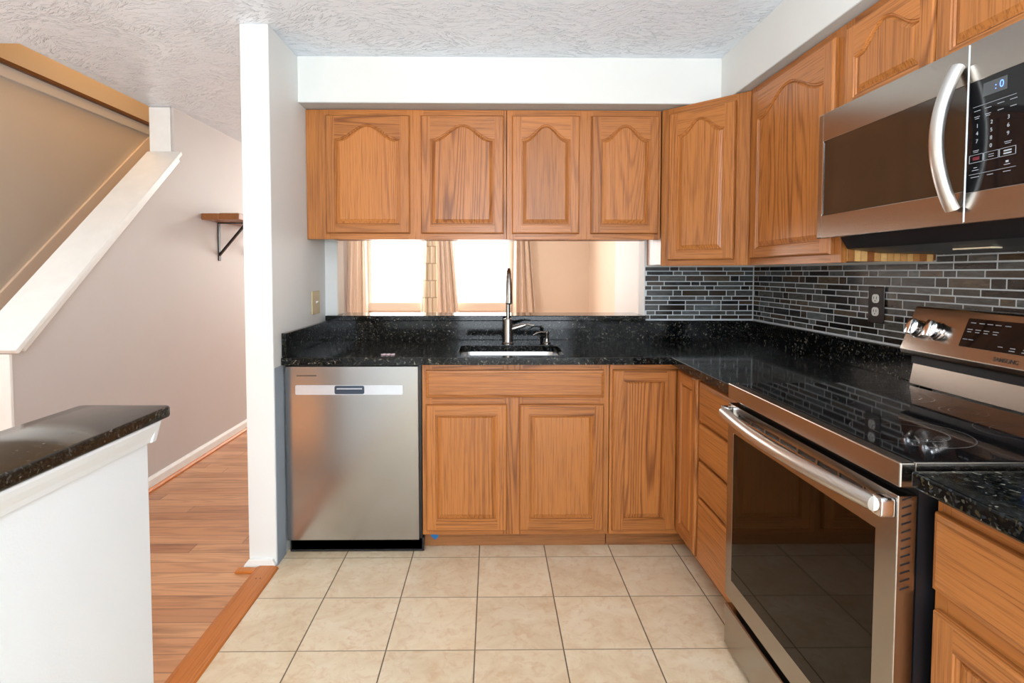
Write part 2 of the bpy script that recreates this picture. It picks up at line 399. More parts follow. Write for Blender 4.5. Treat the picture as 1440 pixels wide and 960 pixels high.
def add_tube(bm, pts, rad, n=16, mi=0, squash=(1, 1)):
    pts = [Vector(p) for p in pts]
    if not isinstance(rad, (list, tuple)): rad = [rad] * len(pts)
    t = bmesh.new(); rings = []; ref = None
    for i, p in enumerate(pts):
        d = (pts[min(i + 1, len(pts) - 1)] - pts[max(i - 1, 0)]).normalized()
        if ref is None:
            ref = Vector((0, 0, 1)) if abs(d.z) < 0.9 else Vector((1, 0, 0))
        a = d.cross(ref).normalized(); b_ = a.cross(d).normalized(); ref = b_
        rings.append([t.verts.new(p + (a * math.cos(2 * PI * k / n) * squash[0] + b_ * math.sin(2 * PI * k / n) * squash[1]) * rad[i]) for k in range(n)])
    for i in range(len(rings) - 1):
        for k in range(n):
            t.faces.new((rings[i][k], rings[i][(k + 1) % n], rings[i + 1][(k + 1) % n], rings[i + 1][k]))
    t.faces.new(rings[0]); t.faces.new(rings[-1])
    merge(bm, t, mi)
def add_lathe(bm, prof, c=(0, 0, 0), n=32, mi=0, mat=None):
    t = bmesh.new(); rings = []
    for r, z in prof:
        if r < 1e-6: rings.append([t.verts.new((c[0], c[1], c[2] + z))])
        else: rings.append([t.verts.new((c[0] + r * math.cos(2 * PI * k / n), c[1] + r * math.sin(2 * PI * k / n), c[2] + z)) for k in range(n)])
    for a, b_ in zip(rings, rings[1:]):
        for k in range(n):
            k2 = (k + 1) % n
            if len(a) == 1 and len(b_) == 1: continue
            if len(a) == 1: t.faces.new((a[0], b_[k], b_[k2]))
            elif len(b_) == 1: t.faces.new((a[k], a[k2], b_[0]))
            else: t.faces.new((a[k], a[k2], b_[k2], b_[k]))
    merge(bm, t, mi, mat)
def rrect(x0, x1, z0, z1, r, n=6, corners=(1, 1, 1, 1)):
    """rounded rectangle outline, counter-clockwise from the bottom left"""
    out = []
    for (cx, cz, a0, on) in ((x0, z0, PI, corners[0]), (x1, z0, 1.5 * PI, corners[1]), (x1, z1, 0, corners[2]), (x0, z1, PI / 2, corners[3])):
        sx = 1 if cx == x0 else -1; sz = 1 if cz == z0 else -1
        if on:
            for k in range(n + 1):
                a = a0 + (PI / 2) * k / n
                out.append((cx + sx * r + r * math.cos(a), cz + sz * r + r * math.sin(a)))
        else: out.append((cx, cz))
    return out
def obj(name, bm, mats, parent=None, smooth=False, loc=None, kind=None):
    me = bpy.data.meshes.new(name); bm.to_mesh(me); bm.free()
    for m in (mats if isinstance(mats, (list, tuple)) else [mats]): me.materials.append(m)
    if smooth:
        for p in me.polygons: p.use_smooth = True
        try: me.set_sharp_from_angle(angle=math.radians(38))
        except Exception: pass
    o = bpy.data.objects.new(name, me); C.objects.link(o)
    if parent: o.parent = parent
    if loc: o.location = loc
    if kind: o['kind'] = kind
    return o
def thing(name, label, cat, loc=(0, 0, 0), rotz=0.0, group=None):
    o = bpy.data.objects.new(name, None); C.objects.link(o); o.empty_display_size = 0.05
    o.location = loc; o.rotation_euler = (0, 0, rotz); o['label'] = label; o['category'] = cat
    if group: o['group'] = group
    return o
def tag(o, label, cat, group=None):
    o['label'] = label; o['category'] = cat
    if group: o['group'] = group
    return o
def struct(name, bm, mats, smooth=False, label=None):
    o = obj(name, bm, mats, smooth=smooth); o['kind'] = 'structure'
    return o
def B(*a, **k):
    bm = bmesh.new(); add_box(bm, *a, **k); return bm
def text_bm(txt, size, mat4, extrude=0.0004, align='CENTER', bold=0.0):
    cu = bpy.data.curves.new('lettering', 'FONT'); cu.body = txt; cu.size = size; cu.extrude = extrude; cu.align_x = align; cu.align_y = 'CENTER'
    cu.offset = bold
    to = bpy.data.objects.new('lettering', cu); C.objects.link(to)
    dg = bpy.context.evaluated_depsgraph_get(); dg.update()
    me = bpy.data.meshes.new_from_object(to.evaluated_get(dg))
    bm = bmesh.new(); bm.from_mesh(me); bm.transform(mat4)
    bpy.data.objects.remove(to); bpy.data.curves.remove(cu); bpy.data.meshes.remove(me)
    return bm
def join(bm, other, mi=0):
    merge(bm, other, mi)

# key planes (metres; x right, y away from the camera, z up)
YW, XW = 3.026, 1.4626          # back and right kitchen walls
ZC = 2.282                      # ceiling
PL, PR, PY = -1.042, -0.924, 2.298   # partition wall faces and end
ZCT, ZCB = 0.886, 0.854         # counter top and underside

# ------------------------------------------------------------------ setting
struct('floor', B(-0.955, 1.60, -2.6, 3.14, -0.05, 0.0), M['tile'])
struct('floor_hall', B(-3.1, -0.955, -2.6, 7.6, -0.05, -0.001), M['plank'])
struct('floor_living', B(-0.955, 1.60, 3.14, 7.6, -0.05, -0.001), M['plank'])
bm = bmesh.new()
add_box(bm, -2.12, 1.60, -2.75, 7.6, ZC, ZC + 0.2)
add_box(bm, -3.1, -2.12, -2.75, 2.51, ZC, ZC + 0.2)
add_box(bm, -3.1, -2.12, 5.2, 7.6, ZC, ZC + 0.2)
struct('ceiling', bm, M['ceiling'])
struct('wall_right', B(XW, XW + 0.12, -2.6, 3.14, 0, ZC), M['wall_white'])
# back wall with the pass-through opening
OL, OR, OZ0, OZ1 = -0.858, 0.846, 0.985, 1.52
bm = bmesh.new()
add_box(bm, PR, OL, YW, YW + 0.115, 0, ZC)
add_box(bm, OR, XW, YW, YW + 0.115, 0, ZC)
add_box(bm, OL, OR, YW, YW + 0.115, 0, OZ0)
add_box(bm, OL, OR, YW, YW + 0.115, OZ1, ZC)
struct('wall_back', bm, M['wall_grey'])
struct('lit_jamb_liner', B(OL + .0005, OL + .004, YW + .004, YW + .117, OZ0 + .04, OZ1), M['wall_peach'])  # thin peach liner colours the left jamb as if lit from the living room
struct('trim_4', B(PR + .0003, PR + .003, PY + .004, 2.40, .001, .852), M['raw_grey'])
struct('wall_partition', B(PL, PR, PY, YW + 0.115, 0, ZC, bev=0.004), [M['wall_white']])
# pony wall between kitchen and foyer
struct('wall_half', B(PL, PR, -2.6, 1.455, 0, 0.852, bev=0.004), M['wall_daylit'])
# hall wall, stair wall (ends in a slope under its cap)
HX0, HX1 = -2.11, -1.98
SY0, SZ0, SY1, SZ1 = 2.25, 0.945, 3.43, 1.975
bm = bmesh.new()
add_prism(bm, [(SY0, 0), (7.6, 0), (7.6, ZC), (SY1 + 0.02, ZC), (SY1 + 0.02, SZ1), (SY0, SZ0)], HX0, HX1, 'x')
struct('wall_hall', bm, M['wall_pink'])
struct('wall_stair', B(-3.06, -2.95, -2.6, 7.6, 0, 4.9), M['wall_tan'])
bm = bmesh.new()
add_box(bm, -2.95, -2.0, 2.39, 2.51, ZC + 0.2, 4.9); add_box(bm, -2.95, -2.0, 5.2, 5.3, ZC + 0.2, 4.9)
add_box(bm, -2.12, -2.0, 2.51, 5.2, ZC + 0.2, 4.9)
struct('wall_upper_stair', bm, M['wall_tan'])
struct('ceiling_upper_stair', B(-3.06, -2.0, 2.39, 5.3, 4.9, 5.0), M['ceiling'])
# behind the camera: unseen foyer and kitchen wall with the added door opening
bm = bmesh.new()
add_box(bm, -3.06, -0.6, -2.72, -2.6, 0, ZC); add_box(bm, 1.3, 1.58, -2.72, -2.6, 0, ZC); add_box(bm, -0.6, 1.3, -2.72, -2.6, 2.1, ZC)
struct('wall_front', bm, M['wall_white'])
# living room
struct('wall_living_right', B(1.333, 1.60, 5.0, 7.6, 0, ZC), M['wall_peach'])
struct('wall_living_closet', B(1.13, 1.60, 3.16, 5.0, 0, ZC), M['wall_grey'])
WX = [(-1.69, -0.94), (-0.52, 0.26)]
bm = bmesh.new()
add_box(bm, -3.06, WX[0][0], 7.5, 7.62, 0, ZC); add_box(bm, WX[0][1], WX[1][0], 7.5, 7.62, 0, ZC); add_box(bm, WX[1][1], 1.6, 7.5, 7.62, 0, ZC)
for a, b_ in WX:
    add_box(bm, a, b_, 7.5, 7.62, 0, 0.73); add_box(bm, a, b_, 7.5, 7.62, 2.0, ZC)
struct('wall_living_far', bm, M['wall_peach'])
for i, (a, b_) in enumerate(WX):
    w = bpy.data.objects.new('window_%d' % (i + 1), None); C.objects.link(w); w['kind'] = 'structure'; w.location = ((a + b_) / 2, 7.56, 0.73)
    h = (b_ - a) / 2
    bm = bmesh.new()
    for (x0, x1, z0, z1) in ((-h, -h + .03, 0, 1.27), (h - .03, h, 0, 1.27), (-h, h, 1.235, 1.27), (-h, h, 0, .03)):
        add_box(bm, x0, x1, -0.03, 0.03, z0, z1)
    obj('window_frame', bm, M['trim'], w)
    obj('glass', B(-h + .03, h - .03, -.003, .003, .03, 1.235), M['pane'], w)
    obj('window_sill', B(-h - .03, h + .03, -0.13, -0.03, 0.0, 0.115, bev=0.006), M['wall_peach'], w)
# soffit over the wall cabinets, in an L
SYF, SXF, SZ = 2.639, 1.098, 2.066
bm = bmesh.new()
add_prism(bm, [(PR, SYF), (SXF, SYF), (SXF, -2.6), (XW, -2.6), (XW, YW), (PR, YW)], SZ + 0.004, ZC, 'z')
struct('trim_1', bm, M['soffit'])
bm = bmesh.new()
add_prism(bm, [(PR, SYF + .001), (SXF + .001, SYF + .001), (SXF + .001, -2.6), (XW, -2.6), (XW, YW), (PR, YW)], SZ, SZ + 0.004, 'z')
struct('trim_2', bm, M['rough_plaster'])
# baseboards and shoe mouldings
bm = bmesh.new()
add_prism(bm, [(HX1, 0), (HX1 + .014, 0), (HX1 + .014, .062), (HX1 + .006, .078), (HX1, .078)], SY0, 7.5, 'y')
struct('baseboard_hall', bm, M['trim'])
bm = bmesh.new()
add_prism(bm, [(HX1 + .014, 0), (HX1 + .032, 0), (HX1 + .030, .010), (HX1 + .022, .018), (HX1 + .014, .020)], SY0, 7.5, 'y')
struct('baseboard_hall_shoe', bm, M['oak_strip'])
bm = bmesh.new()
add_prism(bm, [(PL - .018, 0.002), (PR - .004, 0.002), (PR + .0, .012), (PR - .012, .035), (PL + .004, .035), (PL - .012, .016)], PY - .018, PY + .0, 'y', bev=.002)
struct('baseboard_partition', bm, M['trim'])
# jambs of an unseen glazed door, added as a daylight opening behind the camera
d = bpy.data.objects.new('door_1', None); C.objects.link(d); d['kind'] = 'structure'; d.location = (0.35, -2.66, 0)
bm = bmesh.new()
for (x0, x1, z0, z1) in ((-.95, -.87, 0, 2.1), (.87, .95, 0, 2.1), (-.95, .95, 2.02, 2.1), (-.95, .95, 0, .08), (-.04, .04, 0, 2.1)):
    add_box(bm, x0, x1, -.04, .04, z0, z1)
obj('door_frame', bm, M['trim'], d)
obj('glass', B(-.87, .87, -.003, .003, .08, 2.02), M['pane'], d)
# ------------------------------------------------------------------ stair wall cap, post, skirt and ledge
ang = math.atan2(SZ1 - SZ0, SY1 - SY0)
ln = math.hypot(SZ1 - SZ0, SY1 - SY0)
def sloped(bmx, x0, x1, t0, t1, h0, h1, y0=SY0, z0=SZ0, mi=0, bev=0.003):
    c, s = math.cos(ang), math.sin(ang)
    pts = [(t0, h0), (t1, h0), (t1, h1), (t0, h1)]
    add_prism(bmx, [(y0 + t * c - h * s, z0 + t * s + h * c) for t, h in pts], x0, x1, 'x', mi, bev)
r = thing('stair_wall_cap', 'white sloping cap board with moulding along the top of the stair wall', 'stair cap')
bm = bmesh.new(); sloped(bm, -2.135, -1.925, -0.03, ln + 0.02, 0.002, 0.024); obj('cap_board', bm, M['trim'], r)
bm = bmesh.new(); sloped(bm, HX1 + .001, HX1 + .035, 0.01, ln, -0.035, 0.0, bev=.006); obj('moulding', bm, M['trim'], r)
tag(obj('newel_post', B(-2.125, -1.995, SY1 + .02 - .012, SY1 + .02 - .001, SZ1 - .02, ZC - .002, bev=.003), M['trim']), 'short white square post between the sloping stair cap and the ceiling', 'post')
bm = bmesh.new(); add_box(bm, HX0 - .006, HX1 + .008, SY0 - .016, SY0 - .001, 0, SZ0 - .02, bev=.003)
tag(obj('stair_wall_end_board', bm, M['trim']), 'white upright end board at the foot of the stair wall', 'end board')
bm = bmesh.new()
c_, s_ = math.cos(ang), math.sin(ang)
add_prism(bm, [(2.4, .15), (5.1, .15 + 2.7 * s_ / c_), (5.1, .37 + 2.7 * s_ / c_), (2.4, .37)], -2.949, -2.93, 'x', bev=.003)
tag(obj('stair_skirt_board', bm, M['wall_peach']), 'tan sloping skirt board on the far wall of the stairwell', 'skirt board')
r = thing('stairwell_ledge', 'dark wood edged ledge high on the stairwell wall under the orange lit strip', 'ledge')
obj('ledge_board', B(-2.949, -2.90, 2.52, 5.19, 2.50, 2.525, bev=.003), M['rail_wood'], r)
obj('band', B(-2.949, -2.925, 2.52, 5.19, 2.43, 2.4995), M['wall_grey'], r)

# ------------------------------------------------------------------ threshold, wood scrap
bm = bmesh.new()
add_prism(bm, [(-1.003, 0.0), (-0.907, 0.0), (-0.912, .008), (-0.930, .013), (-0.985, .013), (-1.001, .008)], -0.2, PY - .02, 'y', bev=.001)
for k in (-.945, -.962):
    add_lathe(bm, [(0, .0132), (.003, .0134), (.0028, .0126)], (k, 2.18, 0), 10, 1)
tag(obj('threshold_strip', bm, [M['oak_strip'], M['iron']], smooth=False), 'orange oak threshold strip between hall planks and kitchen tiles', 'threshold')
tag(obj('wood_offcut', B(-1.075, -0.995, 2.235, 2.268, 0.0, .012, bev=.002), M['oak_strip']), 'small flat wood offcut at the foot of the white partition end', 'wood scrap')
# ------------------------------------------------------------------ half wall cap
r = thing('half_wall_cap', 'speckled granite cap, brown reflection in its colour, on the white half wall at left', 'granite cap')
bm = bmesh.new(); add_prism(bm, rrect(-1.150, -0.893, -2.5, 1.520, 0.02, 4, (0, 0, 1, 1)), .858, .889, 'z', bev=.006, seg=3)
obj('slab', bm, M['granite_cap'], r, smooth=True)
bm = bmesh.new()
prof = [(PR, .800), (PR + .006, .802), (PR + .010, .815), (PR + .020, .835), (PR + .026, .850), (PR + .026, .857), (PR, .857)]
add_prism(bm, prof, -2.5, 1.470, 'y')
add_prism(bm, [(PL - .02, .800), (PR + .010, .800), (PR + .026, .857), (PL - .03, .857)], 1.456, 1.476, 'y', bev=.003)
obj('moulding', bm, M['wall_daylit'], r)

# ------------------------------------------------------------------ cabinet doors and drawers
def door_bm(w, h, arch=0.0, sw=0.046, br=0.040, tr=0.045, th=0.019, n=28):
    """local frame: x 0..w, z 0..h, front faces -y (y from -th to 0). materials 0 = vertical, 1 = horizontal grain"""
    bm = bmesh.new(); e = 0.006
    V = lambda x, y, z: bm.verts.new((x, y, z))
    F = lambda vs, mi: setattr(bm.faces.new(vs), 'material_index', mi)
    def top(s, d):
        rise = arch * (0.5 - 0.5 * math.cos(2 * PI * s)) ** 1.05 if arch else 0
        return h - tr - arch + rise - d
    def contour(d, y, dt=None):
        dt = d if dt is None else dt
        x0, x1 = sw + d, w - sw - d
        pts = [(x0, br + d), (x1, br + d)]
        k = n if arch else 1
        for i in range(k + 1):
            s = 1 - i / k
            pts.append((x0 + (x1 - x0) * s, top(s, dt)))
        return [V(x, y, z) for x, z in pts]
    f = -th
    # front plane of the frame: two stiles, two rails
    for (a, b_) in ((e, sw), (w - sw, w - e)):
        F([V(a, f, e), V(b_, f, e), V(b_, f, h - e), V(a, f, h - e)], 0)
    F([V(sw, f, e), V(w - sw, f, e), V(w - sw, f, br), V(sw, f, br)], 1)
    k = n if arch else 1
    lo = [V(sw + (w - 2 * sw) * i / k, f, top(i / k, 0)) for i in range(k + 1)]
    hi = [V(sw + (w - 2 * sw) * i / k, f, h - e) for i in range(k + 1)]
    for i in range(k): F([lo[i], lo[i + 1], hi[i + 1], hi[i]], 1)
    # outer edge
    o1 = [V(e, f, e), V(w - e, f, e), V(w - e, f, h - e), V(e, f, h - e)]
    o2 = [V(.002, f + .003, .002), V(w - .002, f + .003, .002), V(w - .002, f + .003, h - .002), V(.002, f + .003, h - .002)]
    o3 = [V(0, f + .008, 0), V(w, f + .008, 0), V(w, f + .008, h), V(0, f + .008, h)]
    o4 = [V(0, 0, 0), V(w, 0, 0), V(w, 0, h), V(0, 0, h)]
    for a, b_ in ((o1, o2), (o2, o3), (o3, o4)):
        for i in range(4): F([a[i], b_[i], b_[(i + 1) % 4], a[(i + 1) % 4]], 1 if i in (0, 2) else 0)
    F(o4, 0)
    # routed bead round the opening
    rings = [contour(0, f), contour(.002, f + .0035), contour(.006, f + .0035, .005), contour(.009, f + .008, .008)]
    for a, b_ in zip(rings, rings[1:]):
        m_ = len(a)
        for i in range(m_): F([a[i], a[(i + 1) % m_], b_[(i + 1) % m_], b_[i]], 1 if (i == 0 or 2 <= i < m_ - 1) else 0)
    bmesh.ops.recalc_face_normals(bm, faces=bm.faces[:])
    p = bmesh.new()
    bmV = bm
    def contour_p(d, y, dt):
        x0, x1 = sw + d, w - sw - d
        pts = [(x0, br + d * 1.2), (x1, br + d * 1.2)]
        for i in range(k + 1):
            s = 1 - i / k
            pts.append((x0 + (x1 - x0) * s, top(s, dt)))
        return [p.verts.new((x, y, z)) for x, z in pts]
    rs = [contour_p(.0085, f + .0085, .0075), contour_p(.0105, f + .0085, .009), contour_p(.024, f + .0025, .0125), contour_p(.0255, f + .0018, .0135)]
    for a, b_ in zip(rs, rs[1:]):
        m_ = len(a)
        for i in range(m_): p.faces.new([a[i], a[(i + 1) % m_], b_[(i + 1) % m_], b_[i]])
    p.faces.new(rs[-1])
    bmesh.ops.recalc_face_normals(p, faces=p.faces[:])
    if sum(fc.normal.y for fc in p.faces) > 0:
        bmesh.ops.reverse_faces(p, faces=p.faces[:])
    return bm, p
def add_door(root, x0, x1, z0, z1, arch=0.0, y=0.0, label=None, **kw):
    b1, b2 = door_bm(x1 - x0, z1 - z0, arch, **kw)
    d = obj('door', b1, [M['oak_z'], M['oak_x']], root, loc=(x0, y - .0015, z0))
    obj('panel', b2, M['oak_z'], d, smooth=False)
    return d
def add_drawer(root, x0, x1, z0, z1, y=0.0, name='drawer'):
    w, h = x1 - x0, z1 - z0
    bm = bmesh.new(); f = -.019
    L = [[bm.verts.new(p) for p in ((d, yy, d), (w - d, yy, d), (w - d, yy, h - d), (d, yy, h - d))] for d, yy in ((0, 0), (0, f + .009), (.002, f + .005), (.011, f + .002), (.013, f))]
    bm.faces.new(L[0]); bm.faces.new(L[-1])
    for a, b_ in zip(L, L[1:]):
        for i in range(4): bm.faces.new((a[i], a[(i + 1) % 4], b_[(i + 1) % 4], b_[i]))
    bmesh.ops.recalc_face_normals(bm, faces=bm.faces[:])
    return obj(name, bm, M['oak_x'], root, loc=(x0, y - .0015, z0))
def face_frame(root, w, z0, z1, stiles, rails, name='face_frame'):
    """stiles: x-intervals; rails: (x0, x1, z0, z1)"""
    bm = bmesh.new()
    for a, b_ in stiles: add_box(bm, a, b_, 0, .019, z0, z1, bev=.0008, seg=1, mi=0)
    for a, b_, c, d in rails: add_box(bm, a, b_, 0.0002, .019, c, d, mi=1)
    return obj(name, bm, [M['oak_z'], M['oak_x']], root)
g_up = 'oak wall cabinets'
FU = 2.735   # frame plane of the wall cabinets on the back wall
UZ0, UZ1 = 1.424, 2.062
# --- back wall, left cabinet with filler
r = thing('wall_cabinet', 'oak wall cabinet with two arched doors and filler strip, beside the white partition', 'cabinet', (-.845, FU, 0), 0, g_up)
w = .916
obj('body', B(.004, w - .001, .0195, YW - FU - .002, UZ0 + .008, UZ1), [M['oak_z']], r)
face_frame(r, w, UZ0, UZ1, [(0, .040), (.425, .505), (.885, w - .0008)], [(.04, .425, UZ0, UZ0 + .05), (.505, .885, UZ0, UZ0 + .05), (.04, .425, UZ1 - .05, UZ1), (.505, .885, UZ1 - .05, UZ1)])
add_door(r, .022, .437, 1.452, 2.032, .072); add_door(r, .492, .902, 1.452, 2.032, .072)
obj('filler_strip', B(-.077, -.0008, .001, .019, UZ0, UZ1, bev=.001), M['oak_z'], r)
# --- back wall, second cabinet
r = thing('wall_cabinet', 'oak wall cabinet with two narrow arched doors, above the faucet and bordering the corner cabinet', 'cabinet', (.073, FU, 0), 0, g_up)
w = .770
obj('body', B(.001, w - .012, .0195, YW - FU - .002, UZ0 + .008, UZ1), [M['oak_z']], r)
face_frame(r, w, UZ0, UZ1, [(0, .040), (.345, .430), (.735, w - .002)], [(.04, .345, UZ0, UZ0 + .05), (.430, .735, UZ0, UZ0 + .05), (.04, .345, UZ1 - .05, UZ1), (.430, .735, UZ1 - .05, UZ1)])
add_door(r, .026, .360, 1.452, 2.032, .072); add_door(r, .418, .755, 1.452, 2.032, .072)
# --- diagonal corner cabinet
LZ0 = 1.292
ax, ay, bx, by = .8455, FU - .002, 1.1445, 2.428
dl = math.hypot(bx - ax, by - ay); da = math.atan2(by - ay, bx - ax)
r = thing('corner_wall_cabinet', 'diagonal oak corner wall cabinet with one arched door', 'cabinet', (ax, ay, 0), da, g_up)
bm = bmesh.new()
ca, sa = math.cos(-da), math.sin(-da)
def loc2(x, y):
    x, y = x - ax, y - ay
    return (x * ca - y * sa, x * sa + y * ca)
add_prism(bm, [loc2(*q) for q in ((ax + .014, ay + .004), (bx - .004, by + .012), (XW - .002, by + .012), (XW - .002, YW - .002), (ax + .014, YW - .002))], LZ0 + .008, UZ1, 'z')
obj('body', bm, M['oak_z'], r)
face_frame(r, dl, LZ0, UZ1, [(0, .06), (dl - .06, dl)], [(.06, dl - .06, LZ0, LZ0 + .05), (.06, dl - .06, UZ1 - .05, UZ1)])
add_door(r, .046, dl - .062, LZ0 + .028, 2.032, .066)
# --- right wall: cabinet beside the microwave (local x runs towards the camera)
RU = 1.1435
r = thing('wall_cabinet', 'tall oak wall cabinet with one arched door, left of the microwave', 'cabinet', (RU, 2.4245, 0), -PI / 2, g_up)
w = 2.4245 - 1.778
obj('body', B(.012, w - .004, .0195, XW - RU - .002, LZ0 + .008, UZ1), M['oak_z'], r)
face_frame(r, w, LZ0, UZ1, [(0, .065), (w - .055, w)], [(.065, w - .055, LZ0, LZ0 + .05), (.065, w - .055, UZ1 - .05, UZ1)])
add_door(r, .050, w - .035, LZ0 + .028, 2.032, .078, sw=.050)
def stripes_mat():
    m, nt, b = new_mat('striped_wood_end_panel')
    vec = coords(nt, rnd=False)
    sp = nt.nodes.new('ShaderNodeSeparateXYZ'); nt.links.new(vec, sp.inputs[0])
    u = math_n(nt, 'MULTIPLY', sp.outputs[1], 46)
    wn = nt.nodes.new('ShaderNodeTexWhiteNoise'); wn.noise_dimensions = '1D'; nt.links.new(math_n(nt, 'FLOOR', u), wn.inputs['W'])
    c = ramp(nt, wn.outputs['Value'], [(0, srgb(150, 84, 36)), (.4, srgb(196, 132, 68)), (.7, srgb(224, 170, 102)), (1, srgb(232, 186, 120))])
    fr = math_n(nt, 'FRACT', u)
    c = mixc(nt, ramp(nt, fr, [(.0, 1.0), (.12, 0.0)]), c, srgb(96, 52, 22))
    c = mixc(nt, 1.0, c, ramp(nt, noise(nt, vec, 60, 3), [(.3, .85), (.7, 1.05)]), 'MULTIPLY')
    nt.links.new(c, b.inputs['Base Color']); b.inputs['Roughness'].default_value = .45
    return m
obj('end_panel', B(w - .0035, w + .001, .0195, XW - RU - .012, LZ0 + .004, UZ1 - .02), stripes_mat(), r)['label'] = 'end panel of striped glued strips under the microwave'
# --- cabinet over the microwave
MZ1 = 1.768
r = thing('wall_cabinet', 'short oak wall cabinet with two arched doors, directly over the microwave', 'cabinet', (RU, 1.7745, 0), -PI / 2, g_up)
w = .762
obj('body', B(.001, w - .001, .0195, XW - RU - .002, MZ1 + .008, UZ1), M['oak_z'], r)
face_frame(r, w, MZ1, UZ1, [(0, .035), (.36, .402), (w - .035, w)], [(.035, .36, MZ1, MZ1 + .03), (.402, w - .035, MZ1, MZ1 + .03), (.035, .36, UZ1 - .04, UZ1), (.402, w - .035, UZ1 - .04, UZ1)])
add_door(r, .018, .372, MZ1 + .004, 2.032, .066, br=.032, tr=.036); add_door(r, .378, w - .02, MZ1 + .004, 2.032, .066, br=.032, tr=.036)

# ------------------------------------------------------------------ base cabinets
FB = 2.4125        # frame plane of the back run
RB = 0.845         # frame plane of the right run
KZ = 0.075
BT = ZCB - .003
g_b = 'oak base cabinets'
r = thing('sink_base_cabinet', 'oak sink base cabinet with two square panel doors and false drawer front', 'cabinet', (-.312, FB, 0), 0, g_b)
w = .836
bm = bmesh.new(); add_box(bm, .001, .018, .0195, YW - FB - .03, KZ, BT); add_box(bm, w - .018, w - .001, .0195, YW - FB - .03, KZ, BT)
add_box(bm, .018, w - .018, .0195, YW - FB - .03, KZ, KZ + .018); add_box(bm, .018, w - .018, YW - FB - .045, YW - FB - .03, KZ + .018, BT)
obj('body', bm, M['oak_z'], r)
face_frame(r, w, KZ + .003, BT, [(0, .045), (.36, .45), (w - .045, w - .001)], [(.045, w - .045, BT - .045, BT), (.045, w - .045, .665, .71), (.045, w - .045, KZ + .003, KZ + .05)])
add_drawer(r, .018, w - .026, .704, .826, name='false_drawer_front')
add_door(r, .018, .378, .102, .672, 0, sw=.042, br=.045, tr=.045); add_door(r, .434, w - .026, .102, .672, 0, sw=.042, br=.045, tr=.045)
bm = bmesh.new(); add_box(bm, .002, w - .001, .052, .066, .001, KZ + .002)
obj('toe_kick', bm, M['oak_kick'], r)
# lazy-susan corner cabinet, L-shaped, two doors meeting in the corner
r = thing('corner_base_cabinet', 'oak corner base cabinet with two narrow doors meeting in the inside corner', 'cabinet', (.526, FB, 0), 0, g_b)
cx = RB - .526
ya = 2.165 - FB
bm = bmesh.new()
add_prism(bm, [(.001, .0195), (cx + .0195, .0195), (cx + .0195, ya + .001), (XW - .526 - .03, ya + .001), (XW - .526 - .03, YW - FB - .03), (.001, YW - FB - .03)], KZ, BT, 'z')
obj('body', bm, M['oak_z'], r)
bm = bmesh.new()
add_box(bm, .0005, .02, 0, .019, KZ + .003, BT, mi=0)
add_box(bm, .02, cx, 0.0002, .019, BT - .03, BT, mi=1); add_box(bm, .02, cx, .0002, .019, KZ + .003, KZ + .03, mi=1)
add_box(bm, cx, cx + .019, ya, .019, BT - .03, BT, mi=2); add_box(bm, cx, cx + .019, ya, .019, KZ + .003, KZ + .03, mi=2)
add_box(bm, cx, cx + .019, ya, ya + .012, KZ + .003, BT, mi=0)
obj('face_frame', bm, [M['oak_z'], M['oak_x'], M['oak_y']], r)
add_door(r, .012, cx - .022, .100, .828, 0, sw=.046, br=.048, tr=.048)
b1, b2 = door_bm(.232, .728, 0, sw=.046, br=.048, tr=.048)
d2 = obj('door', b1, [M['oak_z'], M['oak_x']], r, loc=(cx - .0015, -.006, .100)); d2.rotation_euler = (0, 0, -PI / 2)
obj('panel', b2, M['oak_z'], d2)
bm = bmesh.new()
add_box(bm, .001, cx + .05, .052, .066, .001, KZ + .002, mi=0)
add_box(bm, cx + .052, cx + .066, ya, .052, .001, KZ + .002, mi=1)
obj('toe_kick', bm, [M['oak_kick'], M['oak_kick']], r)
# four drawer bank on the right run
r = thing('drawer_base_cabinet', 'oak base cabinet with a stack of four drawers, between corner cabinet and range', 'cabinet', (RB, 2.164, 0), -PI / 2, g_b)
w = 2.164 - 1.777
obj('body', B(.001, w - .001, .0195, XW - RB - .03, KZ, BT), M['oak_z'], r)
face_frame(r, w, KZ + .003, BT, [(0, .03), (w - .04, w)], [(.03, w - .04, a, a + .03) for a in (KZ + .003, .345, .495, .648, BT - .03)])
for a, b_ in ((.098, .352), (.364, .503), (.515, .656), (.668, .824)):
    add_drawer(r, .014, w - .03, a, b_)
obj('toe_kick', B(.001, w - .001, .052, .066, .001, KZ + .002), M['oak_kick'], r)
# near base cabinet, right of the range
NB = .845
r = thing('base_cabinet', 'oak base cabinet with one wide drawer over a panelled door, nearest the camera', 'cabinet', (NB, 1.005, 0), -PI / 2, g_b)
w = .62
obj('body', B(.001, w, .0195, XW - NB - .03, KZ, BT), M['oak_z'], r)
face_frame(r, w, KZ + .003, BT, [(0, .030), (w - .045, w)], [(.03, w - .045, BT - .045, BT), (.03, w - .045, .615, .675), (.03, w - .045, KZ + .003, KZ + .05)])
add_drawer(r, .010, w - .02, .664, .812)
add_door(r, .016, w - .02, .102, .628, 0, sw=.050, br=.05, tr=.05)
obj('toe_kick', B(.001, w, .052, .066, .001, KZ + .002), M['oak_kick'], r)
